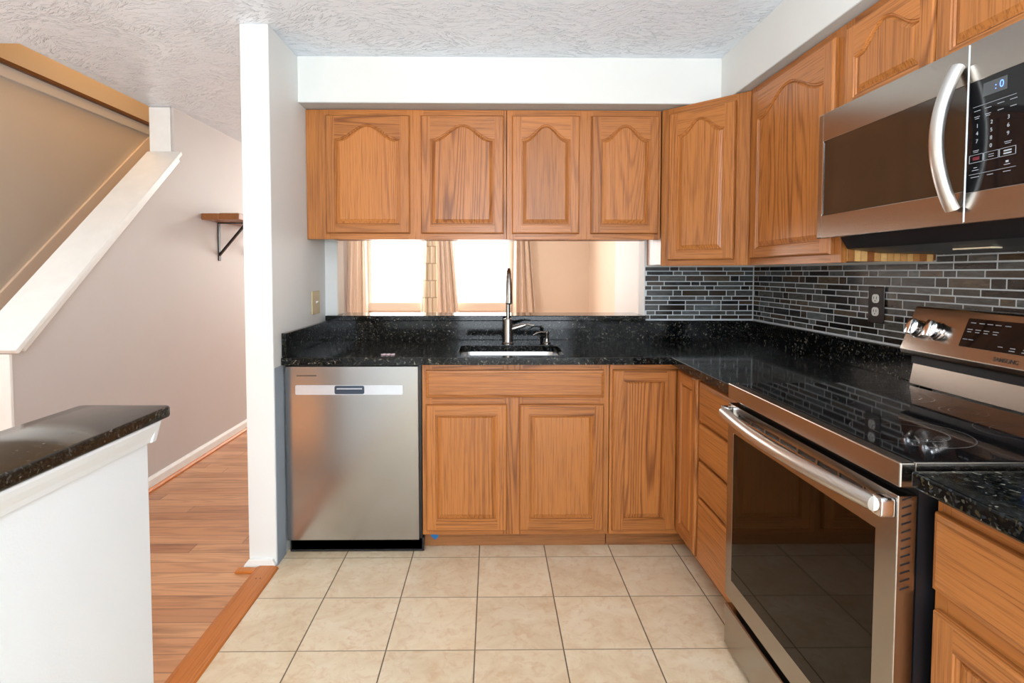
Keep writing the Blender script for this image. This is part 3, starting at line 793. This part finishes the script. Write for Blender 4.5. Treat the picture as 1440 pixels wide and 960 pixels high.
# ------------------------------------------------------------------ countertops
CY, CX = 2.374, .790
SX0, SX1, SYA, SYB = -.158, .330, 2.440, 2.785
r = thing('countertop', 'dark speckled granite L-shaped countertop with the sink cut in', 'countertop')
bm = bmesh.new()
def cut_slab(bmx, hole):
    """back run with a rounded hole + right run, one closed slab"""
    outer = [(PR + .003, CY), (CX, CY), (CX, 1.7755), (XW - .003, 1.7755), (XW - .003, YW - .003), (PR + .003, YW - .003)]
    t = bmesh.new()
    def loop(pts): 
        vs = [t.verts.new((x, y, ZCT)) for x, y in pts]
        return [t.edges.new((vs[i], vs[(i + 1) % len(vs)])) for i in range(len(vs))]
    ed = loop(outer) + loop(hole)
    bmesh.ops.triangle_fill(t, edges=ed, use_beauty=True, use_dissolve=False)
    for f in t.faces:
        if f.normal.z < 0: f.normal_flip()
    ext = bmesh.ops.extrude_face_region(t, geom=t.faces[:])
    vs = [g for g in ext['geom'] if isinstance(g, bmesh.types.BMVert)]
    bmesh.ops.translate(t, verts=vs, vec=(0, 0, ZCB - ZCT))
    bmesh.ops.recalc_face_normals(t, faces=t.faces[:])
    edges = [e for e in t.edges if len(e.link_faces) == 2 and e.calc_face_angle(0) > 0.7 and all(abs(v.co.z - ZCT) < 1e-5 for v in e.verts)]
    bmesh.ops.bevel(t, geom=edges, offset=.003, segments=3, affect='EDGES', profile=.5)
    merge(bmx, t)
cut_slab(bm, rrect(SX0, SX1, SYA, SYB, .05, 6))
obj('slab', bm, M['granite'], r)
tag(obj('countertop', B(CX, XW - .003, .36, 1.0045, ZCB, ZCT, bev=.005, seg=3), M['granite']), 'short dark granite countertop right of the range, nearest the camera', 'countertop')
tag(obj('granite_upstand', B(PR + .001, PR + .021, 2.385, 3.0025, ZCT + .0005, .992, bev=.002), M['granite']), 'low granite upstand against the grey partition, left end of counter', 'backsplash')
tag(obj('granite_upstand', B(PR + .001, XW - .001, 3.003, YW - .001, ZCT + .0005, .992, bev=.0015), M['granite']), 'long granite upstand behind the sink under the pass-through', 'backsplash')
tag(obj('granite_upstand', B(XW - .0225, XW - .001, 1.777, 3.0025, ZCT + .0005, .992, bev=.002), M['granite']), 'granite upstand along the right wall below the outlet', 'backsplash')
bm = bmesh.new(); add_box(bm, PR + .012, OR - .002, 2.976, 3.225, .9935, 1.0225, bev=.004, seg=3)
tag(obj('granite_ledge', bm, M['granite']), 'narrow granite sill slab on the pass-through opening', 'ledge')

# ------------------------------------------------------------------ mosaic backsplash
def mosaic(name, axis, u0, u1, z0, z1, face, depth, label, cut=None):
    """axis 'x': runs along x facing -y at y=face; axis 'y': runs along y facing -x at x=face"""
    bm = bmesh.new(); lay = bm.faces.layers.float.new('tint')
    def quad(pts, t):
        f = bm.faces.new([bm.verts.new(p) for p in pts]); f[lay] = t
    def P(u, d, z):   # d = distance out of the wall
        return (u, face - d, z) if axis == 'x' else (face - d, -u, z)
    def slab(a, b_, c, d, h0, h1, t, ch):
        o = [(a, c), (b_, c), (b_, d), (a, d)]; i_ = [(a + ch, c + ch), (b_ - ch, c + ch), (b_ - ch, d - ch), (a + ch, d - ch)]
        for k in range(4):
            k2 = (k + 1) % 4
            quad([P(o[k][0], h0, o[k][1]), P(o[k2][0], h0, o[k2][1]), P(o[k2][0], h1 - ch * .6, o[k2][1]), P(o[k][0], h1 - ch * .6, o[k][1])], t)
            quad([P(o[k][0], h1 - ch * .6, o[k][1]), P(o[k2][0], h1 - ch * .6, o[k2][1]), P(i_[k2][0], h1, i_[k2][1]), P(i_[k][0], h1, i_[k][1])], t)
        quad([P(q[0], h1, q[1]) for q in i_], t)
    slab(u0, u1, z0, z1, 0, depth, 2.0, 0.0)
    rng = random.Random(hash(axis) % 7 + 11 if False else (11 if axis == 'x' else 23))
    g = .0046; z = z1 - .002; rows = [.0285, .0195, .0195]; ri = 1
    while z > z0 + .006:
        h = rows[ri % 3]; ri += 1
        zb = max(z - h, z0 + .001)
        u = u0 + .001 - rng.choice([.02, .05, .08, .11, .14]); q = rng.randrange(3)
        while u < u1 - .004:
            L = (.149, .050, .099)[q % 3]; q += 1
            if rng.random() < .25: q += 1
            a, b_ = max(u, u0 + .001), min(u + L - g, u1 - .001)
            if b_ - a > .006:
                ok = not (cut and a < cut[1] and b_ > cut[0] and zb < cut[3] and z > cut[2])
                t = rng.choice([.02, .1, .22, .3, .38, .5, .56, .62, .7, .75, .9, .97]) + rng.uniform(-.02, .02)
                slab(a, b_, zb, z, depth - .0005, depth + .0006, max(0, min(1, t)), .0004)
            u += L
        z = zb - g
    bmesh.ops.recalc_face_normals(bm, faces=bm.faces[:])
    return tag(obj(name, bm, M['mosaic']), label, 'tile backsplash')
mosaic('mosaic_backsplash', 'x', OR + .004, XW - .010, .9935, 1.291, YW - .0005, .006, 'grey glass mosaic tile backsplash on the back wall, right of the pass-through')
mosaic('mosaic_backsplash', 'y', -(YW - .012), -.40, .9935, 1.291, XW - .0005, .006, 'brown and grey mosaic tile backsplash along the right wall behind the range')
mosaic('mosaic_backsplash', 'y', -1.772, -.40, 1.2935, 1.42, XW - .0005, .006, 'band of mosaic tile just under the microwave')

# ------------------------------------------------------------------ sink, faucet, soap pump
r = thing('kitchen_sink', 'stainless undermount sink set into the dark counter', 'sink', ((SX0 + SX1) / 2, (SYA + SYB) / 2, 0))
bm = bmesh.new(); hx, hy = (SX1 - SX0) / 2, (SYB - SYA) / 2
loops = []
for gx, z in ((.012, ZCB - .0012), (-.004, ZCB - .0015), (-.006, ZCB - .02), (-.012, .72), (-.03, .700), (-.09, .695)):
    pts = rrect(-hx - gx, hx + gx, -hy - gx, hy + gx, max(.05 + gx * .5, .01), 6)
    loops.append([bm.verts.new((x, y, z)) for x, y in pts])
for a, b_ in zip(loops, loops[1:]):
    for i in range(len(a)): bm.faces.new((a[i], a[(i + 1) % len(a)], b_[(i + 1) % len(a)], b_[i]))
bm.faces.new(loops[-1])
bmesh.ops.recalc_face_normals(bm, faces=bm.faces[:])
if max(bm.faces, key=lambda f: f.calc_area()).normal.z < 0: bmesh.ops.reverse_faces(bm, faces=bm.faces[:])
obj('bowl', bm, M['sinksteel'], r, smooth=True)
bm = bmesh.new(); add_lathe(bm, [(0, .6985), (.03, .6985), (.042, .700), (.044, .696)], (0, 0.02, 0), 28)
obj('drain', bm, M['chrome'], r, smooth=True)
FX, FY = .083, 2.845
r = thing('kitchen_faucet', 'tall brushed nickel gooseneck faucet with side lever behind the sink', 'faucet', (FX, FY, ZCT + .0005))
bm = bmesh.new(); add_lathe(bm, [(0, 0), (.030, 0), (.030, .004), (.0255, .007), (.0245, .010), (.0235, .125), (.0225, .130), (.014, .134), (0, .134)], (0, 0, 0), 32)
obj('faucet_body', bm, M['nickel'], r, smooth=True)
bm = bmesh.new()
pts = [(0, 0, .132), (0, 0, .30)] + [(0, -.085 + .085 * math.cos(a), .30 + .085 * math.sin(a)) for a in [PI * k / 14 for k in range(1, 13)]]
add_tube(bm, pts, .0115, 18)
obj('gooseneck', bm, M['nickel'], r, smooth=True)
bm = bmesh.new()
e_ = Vector(pts[-1]); 
add_tube(bm, [e_ + Vector((0, -.0, .004)), e_ + Vector((0, -.010, -.03)), e_ + Vector((0, -.016, -.075)), e_ + Vector((0, -.020, -.115)), e_ + Vector((0, -.021, -.118))], [.0125, .0155, .0165, .0175, .014], 20)
obj('spray_head', bm, M['nickel'], r, smooth=True)
bm = bmesh.new()
add_tube(bm, [(.018, 0, .076), (.030, 0, .080), (.070, 0, .092), (.092, 0, .098)], [.012, .0135, .0125, .010], 18)
add_tube(bm, [(.085, 0, .098), (.105, -.006, .101), (.125, -.012, .097), (.136, -.014, .098)], [.0075, .006, .0055, .004], 12)
obj('lever_handle', bm, M['nickel'], r, smooth=True)
r = thing('soap_dispenser', 'small nickel soap pump on the counter right of the faucet', 'soap dispenser', (.288, 2.855, ZCT + .0005))
bm = bmesh.new(); add_lathe(bm, [(0, 0), (.020, 0), (.020, .004), (.012, .007), (.0105, .010), (.0105, .044), (.0115, .046), (.0115, .061), (.009, .064), (0, .064)], (0, 0, 0), 24)
obj('pump_base', bm, M['nickel'], r, smooth=True)
bm = bmesh.new(); add_tube(bm, [(-.006, 0, .058), (-.030, -.004, .060), (-.056, -.010, .055), (-.074, -.014, .044)], [.0045, .0042, .004, .0035], 12)
obj('nozzle', bm, M['nickel'], r, smooth=True)
# small scrap of pale twisted paper on the counter
bm = bmesh.new()
for k in range(3):
    add_tube(bm, [(-.030 + k * .021 + .009 * math.cos(a), .009 * math.sin(a), .002 + .001 * math.sin(2 * a)) for a in [2 * PI * i / 14 for i in range(15)]], .0022, 6)
tag(obj('pale_ringlet', bm, M['paper'], loc=(-.462, 2.455, ZCT + .001)), 'tiny pale pink chain of rings lying on the dark counter', 'trinket')
# scrap of blue tape on the toe kick
bm = bmesh.new()
add_prism(bm, [(-.283, .060), (-.250, .063), (-.247, .046), (-.258, .030), (-.268, .034), (-.281, .046)], FB + .0505, FB + .0515, 'y')
tag(obj('painters_tape', bm, M['tape']), 'scrap of blue painters tape stuck on the oak toe kick', 'tape')

# ------------------------------------------------------------------ dishwasher
r = thing('dishwasher', 'stainless steel dishwasher under the counter beside the partition', 'dishwasher', (-.914, 2.392, 0))
obj('body', B(.012, .598, .022, .60, .012, .848), M['black'], r)
bm = bmesh.new()
DW, Z0, Z1 = .588, .064, .846
hz = [(.048, .520, .717, .763)]
add_box(bm, 0, DW, 0, .021, Z0, Z1, bev=.003, seg=2)
obj('door', bm, M['steel'], r)
bm = bmesh.new(); add_prism(bm, rrect(.046, .519, .719, .762, .006, 4), -.0015, .004, 'y', bev=.0005, seg=1)
h_ = obj('handle_strip', bm, M['handle_strip'], r)
bm = bmesh.new()
P_ = rrect(.219, .350, .7225, .7595, .008, 5)
inner = rrect(.224, .345, .727, .756, .006, 5)
o_ = [bm.verts.new((x, -.0028, z)) for x, z in P_]; o0 = [bm.verts.new((x, -.0010, z)) for x, z in P_]
n0 = [bm.verts.new((x, -.0028, z)) for x, z in inner]
zm = [bm.verts.new((.224 + (.345 - .224) * 0 + (x - .224), -.0016 + .0, z)) for x, z in inner]
for a, b_ in ((o0, o_), (o_, n0), (n0, zm)):
    for i in range(len(a)): bm.faces.new((a[i], a[(i + 1) % len(a)], b_[(i + 1) % len(a)], b_[i]))
bm.faces.new(zm)
bmesh.ops.recalc_face_normals(bm, faces=bm.faces[:])
obj('pocket_grip', bm, M['pocket'], h_)
bm = bmesh.new(); add_tube(bm, [(.230, -.004, .7465), (.340, -.004, .7465)], .0055, 12, squash=(1, .6)); obj('grip_lip', bm, M['handle_strip'], h_)
bm = bmesh.new(); add_box(bm, .052, .140, -.0012, .002, .8020, .8062); obj('badge_line', bm, M['ink_dark'], r)
obj('toe_panel', B(.006, .607, .022, .034, .002, .063, bev=.001), M['black'], r)

# ------------------------------------------------------------------ range
RX, RY = .778, 1.772       # front face plane and left side
r = thing('electric_range', 'stainless freestanding electric range with black glass cooktop', 'range', (RX, RY, 0), -PI / 2)
w = .757                   # local x 0..w towards the camera, local y into the wall
D_ = XW - RX - .012
obj('body', B(.003, w - .003, .040, D_ - .05, .03, .842), M['black'], r)
bm = bmesh.new()
add_box(bm, 0, w, 0, .030, .848, .8965, bev=.003)
add_box(bm, 0, .008, .030, .556, .872, .8965, bev=.001, seg=1); add_box(bm, w - .008, w, .030, .556, .872, .8965, bev=.001, seg=1)
obj('cooktop_trim', bm, M['steel_y'], r)
ct = obj('cooktop_glass', B(.0085, w - .0085, .0305, .565, .872, .8975), M['black_gloss'], r)
for bx_, by_, br_ in ((.20, .16, .105), (.56, .17, .115), (.20, .42, .08), (.56, .42, .08), (.38, .45, .05)):
    bm = bmesh.new()
    for rr in (br_, br_ * .62):
        add_lathe(bm, [(rr - .0012, .8977), (rr, .8979), (rr + .0012, .8977)], (bx_, by_, 0), 48)
    obj('burner_ring', bm, M['lcd'], ct)
# oven door: frame with window
dx0, dx1, dz0, dz1 = .003, w - .003, .190, .832
wx0, wx1, wz0, wz1 = .046, .694, .258, .742
bm = bmesh.new()
add_box(bm, dx0, wx0, 0, .038, dz0, dz1, bev=.002); add_box(bm, wx1, dx1, 0, .038, dz0, dz1, bev=.002)
add_box(bm, wx0 - .002, wx1 + .002, 0, .038, dz0, wz0); add_box(bm, wx0 - .002, wx1 + .002, 0, .038, wz1, .782)
add_box(bm, wx0 - .002, wx1 + .002, 0, .038, .812, dz1)
add_box(bm, wx0 - .002, wx1 + .002, .006, .038, .782, .812)
for k in range(8):
    x = wx0 + .03 + k * .083
    add_box(bm, x - .002, x + .002, 0, .007, .781, .813)
add_box(bm, wx0 + .03, wx1 - .03, .0005, .007, .7945, .7995)
add_box(bm, wx0 - .002, wx0 + .03, 0, .007, .781, .813); add_box(bm, wx1 - .03, wx1 + .002, 0, .007, .781, .813)
od = obj('oven_door', bm, M['steel_y'], r)
bm = bmesh.new(); add_prism(bm, rrect(wx0, wx1, wz0, wz1, .008, 4), .0005, .02, 'y'); obj('oven_window', bm, M['oven_glass'], od)
bm = bmesh.new()
for k in range(7):
    x = wx0 + .03 + k * .083
    for z0_, z1_ in ((.7835, .7935), (.8005, .8105)): add_box(bm, x + .004, x + .079, .0045, .0062, z0_, z1_)
obj('vent_slots', bm, M['black'], od)
bm = bmesh.new()
for k in range(12):
    z = .822 - k * .016
    add_prism(bm, [(.008, z), (.026, z + .006), (.026, z + .009), (.008, z + .003)], w - .0032, w - .0022, 'x')
obj('side_vent_slots', bm, M['black'], od)
bm = bmesh.new()
hp = [(.028 + .70 * t, -.026 - .030 * math.sin(PI * t), .806) for t in [i / 24 for i in range(25)]]
add_tube(bm, hp, .0160, 20, squash=(1, 1.0))
hd = obj('oven_handle', bm, M['steel_bright'], od, smooth=True)
for t in (0, 1):
    x = .028 + .70 * t; s = 1 if t else -1
    bm = bmesh.new(); add_prism(bm, rrect(-.016, .016, -.020, .018, .006, 4), 0, .028, 'y', bev=.003)
    obj('handle_bracket', bm, M['chrome'], hd, smooth=True, loc=(x + s * .006, -.0285, .806))
obj('storage_drawer', B(.003, w - .003, 0.0, .038, .022, .160, bev=.004), M['steel_y'], r)
bm = bmesh.new(); add_box(bm, .012, w - .012, .07, D_ - .06, .0005, .0295)
obj('plinth', bm, M['black'], r)
# backguard
bm = bmesh.new()
add_prism(bm, [(.585, .898), (.597, .966), (.640, .966), (.640, .898)], .018, w - .018, 'x', bev=.002)
obj('riser_panel', bm, M['steel_y'], r)
obj('shadow_gap', B(.02, w - .02, .590, .668, .9665, .990), M['black'], r)['label'] = 'black strip for the shade under the control panel'  # black block put in where shade falls below the panel
bm = bmesh.new()
add_prism(bm, [(.562, 1.012), (.566, .998), (.580, .9905), (.668, .9905), (.668, 1.150), (.617, 1.150), (.611, 1.146)], .004, w - .004, 'x', bev=.002)
bg = obj('control_panel', bm, M['steel_y'], r)
# the face from (y .562, z 1.012) to (y .611, z 1.146)
fy, fz = .611 - .562, 1.146 - 1.012
fl = math.hypot(fy, fz); tilt = math.atan2(fy, fz)
def face_m(x, t, out=0.0):
    """frame on the slanted face: X along local x, Y up the face, Z out"""
    up = Vector((0, fy / fl, fz / fl)); outv = Vector((0, -fz / fl, fy / fl)); xv = Vector((1, 0, 0))
    p = Vector((x, .562, 1.012)) + up * (t * fl) + outv * out
    return Matrix(((xv.x, up.x, outv.x, p.x), (xv.y, up.y, outv.y, p.y), (xv.z, up.z, outv.z, p.z), (0, 0, 0, 1)))
t_ = bmesh.new(); add_prism(t_, rrect(.215, .560, .26 * fl, .86 * fl, .003, 3), 0, .0018, 'z')
t_.transform(face_m(0, 0)); gp = obj('display_glass', t_, M['black_gloss'], bg)
bm = bmesh.new()
for row, xs, ln_ in ((.77, (.235, .262, .287, .312, .340), .017), (.63, (.232, .258, .284, .312), .017), (.58, (.232, .258, .284, .312), .013), (.42, (.228, .247), .015), (.36, (.340, .375, .410), .014), (.31, (.375, .410), .016)):
    for x in xs:
        t_ = bmesh.new(); add_box(t_, -ln_ / 2, ln_ / 2, -.0011, .0011, 0, .0003); t_.transform(face_m(x, row, .0018)); join(bm, t_)
obj('printed_legend', bm, M['ink'], gp)
obj('clock_digits', text_bm('-20', .022, face_m(.418, .60, .0019), .0002), M['led'], gp)
obj('brand_lettering', text_bm('SAMSUNG', .0155, face_m(.368, .115, .0004), .0003, bold=.0004), M['ink_dark'], bg)
for x in (.050, .124, .640, .712):
    bm = bmesh.new()
    add_lathe(bm, [(0, 0), (.029, 0), (.0295, .004), (.0265, .006), (.0255, .010), (.0265, .012), (.0265, .022), (.025, .025), (0, .025)], (0, 0, 0), 28)
    t_ = bmesh.new(); add_box(t_, -.010, .010, -.0265, .0265, .018, .037, bev=.004); join(bm, t_)
    bm.transform(face_m(x, .50, .0003))
    obj('knob', bm, M['chrome'], bg, smooth=True)

# ------------------------------------------------------------------ microwave
MX, MY = 1.057, 1.772
r = thing('microwave_oven', 'stainless over-the-range microwave with black control panel', 'microwave', (MX, MY, 0), -PI / 2)
mz0, mz1 = 1.369, 1.764
MD = XW - MX - .010
obj('body', B(.004, w - .004, .032, MD, mz0 + .012, mz1 - .0005), M['black'], r)
bm = bmesh.new()
add_prism(bm, [(.06, mz0 + .011), (.09, 1.335), (.20, 1.322), (MD - .01, 1.318), (MD - .01, mz0 + .011)], .018, w - .018, 'x', bev=.004)
un = obj('underside_vent', bm, M['black'], r)
obj('lamp_lens', B(.33, .44, .17, .20, 1.3195, 1.3235), M['lamp_lens'], un)
sx = .556
bm = bmesh.new()
gx0, gz0, gz1 = .026, 1.441, 1.676
add_box(bm, 0, gx0, 0, .031, mz0, mz1, bev=.003); add_box(bm, gx0 - .002, sx - .001, 0, .031, mz0, gz0, bev=.0015); add_box(bm, gx0 - .002, sx - .001, 0, .031, gz1, mz1, bev=.0015)
dr = obj('door', bm, M['steel_y'], r)
obj('door_window', B(gx0, sx - .001, .0012, .03, gz0, gz1), M['micro_glass'], dr)
bm = bmesh.new(); add_prism(bm, [(gx0 - .001, gz0 + .004), (gx0 + .003, gz0 + .004), (gx0 + .003, gz1 - .004), (gx0 - .001, gz1 - .004)], -.0012, .003, 'y'); obj('edge_trim', bm, M['chrome'], dr)
bm = bmesh.new()
hp = [(.538 - .004 * math.sin(PI * t), -.010 - .040 * math.sin(PI * t) ** .85, 1.402 + .318 * t) for t in [i / 28 for i in range(29)]]
add_tube(bm, hp, .0150, 20, squash=(1.1, .85))
obj('door_handle', bm, M['steel_z'], dr, smooth=True)
bm = bmesh.new()
add_box(bm, sx + .001, w, 0, .031, mz0, gz0 - .004, bev=.0015); add_box(bm, sx + .001, w, 0, .031, gz1, mz1, bev=.0015); add_box(bm, sx + .139, w, .0005, .031, gz0 - .006, gz1 + .002)
cp = obj('control_column', bm, M['steel_y'], r)
bm = bmesh.new(); add_prism(bm, rrect(sx + .001, sx + .138, gz0 - .004, gz1 + .001, .012, 6, (0, 1, 0, 0)), .001, .030, 'y')
kp = obj('keypad_glass', bm, M['black_gloss'], cp)
def mface(x, z, out=0.0):
    return Matrix(((1, 0, 0, x), (0, 0, -1, .001 - out), (0, 1, 0, z), (0, 0, 0, 1)))
obj('display', B(sx + .037, sx + .092, .0002, .0012, 1.637, 1.665), M['lcd'], kp)
obj('clock_digits', text_bm(': 0', .021, mface(sx + .075, 1.651, .001), .0002), M['led'], kp)
bm = bmesh.new()
def mark(x, z, l, h=.0011):
    t_ = bmesh.new(); add_box(t_, x - l / 2, x + l / 2, .0004, .0010, z - h / 2, z + h / 2); join(bm, t_)
mark(sx + .063, 1.6205, .100, .0007)
for k, x in enumerate((.024, .050, .079, .107)): mark(sx + x, 1.611 + .0015 * (k > 1), .015)
for k, x in enumerate((.024, .050, .079, .107)): mark(sx + x, 1.5985, .013)
for k, x in enumerate((.024, .050)): mark(sx + x, 1.5945, .010)
for k, s_txt in enumerate('1234567890'):
    cx_ = (sx + .026, sx + .060, sx + .098)[k % 3] if k < 9 else sx + .060
    cz_ = 1.578 - (k // 3) * .0165
    join(bm, text_bm(s_txt, .0115, mface(cx_, cz_, .0008), .0002))
mark(sx + .024, 1.5255, .014); mark(sx + .024, 1.522, .011); mark(sx + .098, 1.5285, .016); mark(sx + .098, 1.525, .012)
for x0_, x1_ in ((.008, .042), (.044, .078), (.080, .116)):
    for a in ((x0_, x1_, 1.516, 1.5167), (x0_, x1_, 1.4995, 1.5002), (x0_, x0_ + .0007, 1.4995, 1.5167), (x1_ - .0007, x1_, 1.4995, 1.5167)):
        add_box(bm, sx + a[0], sx + a[1], .0004, .0010, a[2], a[3])
mark(sx + .061, 1.5105, .012); mark(sx + .061, 1.506, .012); mark(sx + .098, 1.5105, .017, .003); mark(sx + .098, 1.505, .017, .003)
mark(sx + .024, 1.4885, .008); mark(sx + .024, 1.483, .016); mark(sx + .098, 1.488, .006, .004); mark(sx + .098, 1.482, .013)
mark(sx + .063, 1.4745, .108, .0007)
for x, l in ((.024, .020), (.060, .014), (.098, .016)): mark(sx + x, 1.468, l)
obj('printed_legend', bm, M['ink'], kp)
obj('stop_key', B(sx + .017, sx + .033, .0003, .0010, 1.5045, 1.512), M['ink_red'], kp)
bm = bmesh.new(); add_tube(bm, [(sx - .0004, .0005, mz0 + .004), (sx - .0004, .0005, mz1 - .003)], .0020, 10); obj('edge_strip', bm, M['handle_strip'], dr, smooth=True)

# ------------------------------------------------------------------ switch and outlet
r = thing('light_switch', 'ivory light switch plate on the grey partition above the counter', 'light switch', (PR + .0005, 2.845, 1.102), PI / 2)
bm = bmesh.new(); add_box(bm, -.060, .060, -.007, 0, -.060, .060, bev=.003); obj('plate', bm, M['ivory'], r)
bm = bmesh.new(); add_prism(bm, [(-.006, -.006), (-.018, .004), (-.018, .009), (-.006, .007)], -.005, .005, 'x', bev=.001)
obj('toggle', bm, M['white_plastic'], r)
r = thing('wall_outlet', 'white duplex outlet in a dark brown plate on the mosaic tile', 'outlet', (XW - .0095, 2.037, 1.137), -PI / 2)
obj('plate', B(-.042, .042, -.006, 0, -.068, .068, bev=.003), M['brown_plate'], r)
for z in (-.0245, .0245):
    bm = bmesh.new(); add_prism(bm, rrect(-.0175, .0175, z - .0165, z + .0165, .012, 6), -.0085, -.005, 'y', bev=.0008)
    rc = obj('receptacle', bm, M['white_plastic'], r)
    bm = bmesh.new()
    for x in (-.007, .007): add_box(bm, x - .0013, x + .0013, -.0088, -.008, z - .002, z + .008)
    add_lathe(bm, [(0, 0), (.0025, 0), (.0025, .0008), (0, .0008)], (0, 0, 0), 10, mat=Matrix.Translation((0, -.008, z - .008)) @ Matrix.Rotation(PI / 2, 4, 'X'))
    obj('slots', bm, M['black'], rc)

# ------------------------------------------------------------------ hall shelf
r = thing('wall_shelf', 'rustic stained wood wall shelf on black brackets in the hall', 'shelf', (HX1 + .001, 3.745, 1.617), PI / 2)
bm = bmesh.new(); add_box(bm, 0, .75, -.255, -.12, .002, .045, bev=.005); add_box(bm, 0, .75, -.1195, 0, .0, .043, bev=.005)
obj('boards', bm, M['shelf'], r)
for x in (.235, .69):
    bm = bmesh.new()
    add_box(bm, x - .015, x + .015, -.006, 0, -.275, -.001, bev=.001); add_box(bm, x - .015, x + .015, -.21, -.006, -.007, -.001, bev=.001)
    add_prism(bm, [(-.002, -.245), (-.002, -.225), (-.190, -.004), (-.206, -.004)], x - .012, x + .012, 'x', bev=.001)
    obj('bracket', bm, M['iron'], r)

# ------------------------------------------------------------------ curtains
def curtain(x0t, x1t, x0b, x1b, mat, label, folds, ph, y=7.36):
    bm = bmesh.new(); nx, nz = 72, 14; z0, z1 = .06, 2.12
    rows = []
    for j in range(nz + 1):
        v = j / nz; z = z0 + (z1 - z0) * v
        vv = min(1.0, max(0.0, (z - 0.6) / 1.2))
        row = []
        for i in range(nx + 1):
            u = i / nx
            x = (x0b + (x1b - x0b) * u) * (1 - vv) + (x0t + (x1t - x0t) * u) * vv
            yy = y + .032 * math.sin(2 * PI * folds * u + ph + .3 * math.sin(3 * v)) + .010 * math.sin(2 * PI * folds * 2.3 * u + 1.3 * ph)
            row.append(bm.verts.new((x, yy, z)))
        rows.append(row)
    for j in range(nz):
        for i in range(nx): bm.faces.new((rows[j][i], rows[j][i + 1], rows[j + 1][i + 1], rows[j + 1][i]))
    bmesh.ops.recalc_face_normals(bm, faces=bm.faces[:])
    o = obj('curtain', bm, mat, smooth=True)
    sd = o.modifiers.new('cloth', 'SOLIDIFY'); sd.thickness = .004
    tag(o, label, 'curtain', 'living room curtains')
curtain(-1.92, -1.70, -1.98, -1.68, M['curtain'], 'peach curtain left of the living room windows', 3, .4)
curtain(-.915, -.76, -.98, -.74, M['curtain_dash'], 'dash patterned cream curtain between the two bright windows', 2.2, 1.1)
curtain(-.755, -.545, -.735, -.44, M['curtain'], 'plain peach curtain between the windows, right of the patterned one', 3.6, 2.0)
curtain(.28, .50, .25, .60, M['curtain'], 'peach curtain behind the faucet, right of the windows', 3.4, .2)
r = thing('curtain_rod', 'long curtain rod above the living room windows', 'curtain rod', (0, 7.36, 2.14))
bm = bmesh.new(); add_tube(bm, [(-2.0, 0, 0), (.65, 0, 0)], .010, 12); obj('rod', bm, M['iron'], r, smooth=True)
for x in (-1.995, -.75, .64):
    bm = bmesh.new(); add_box(bm, x - .008, x + .008, -.008, .139, -.012, .012); obj('bracket', bm, M['iron'], r)
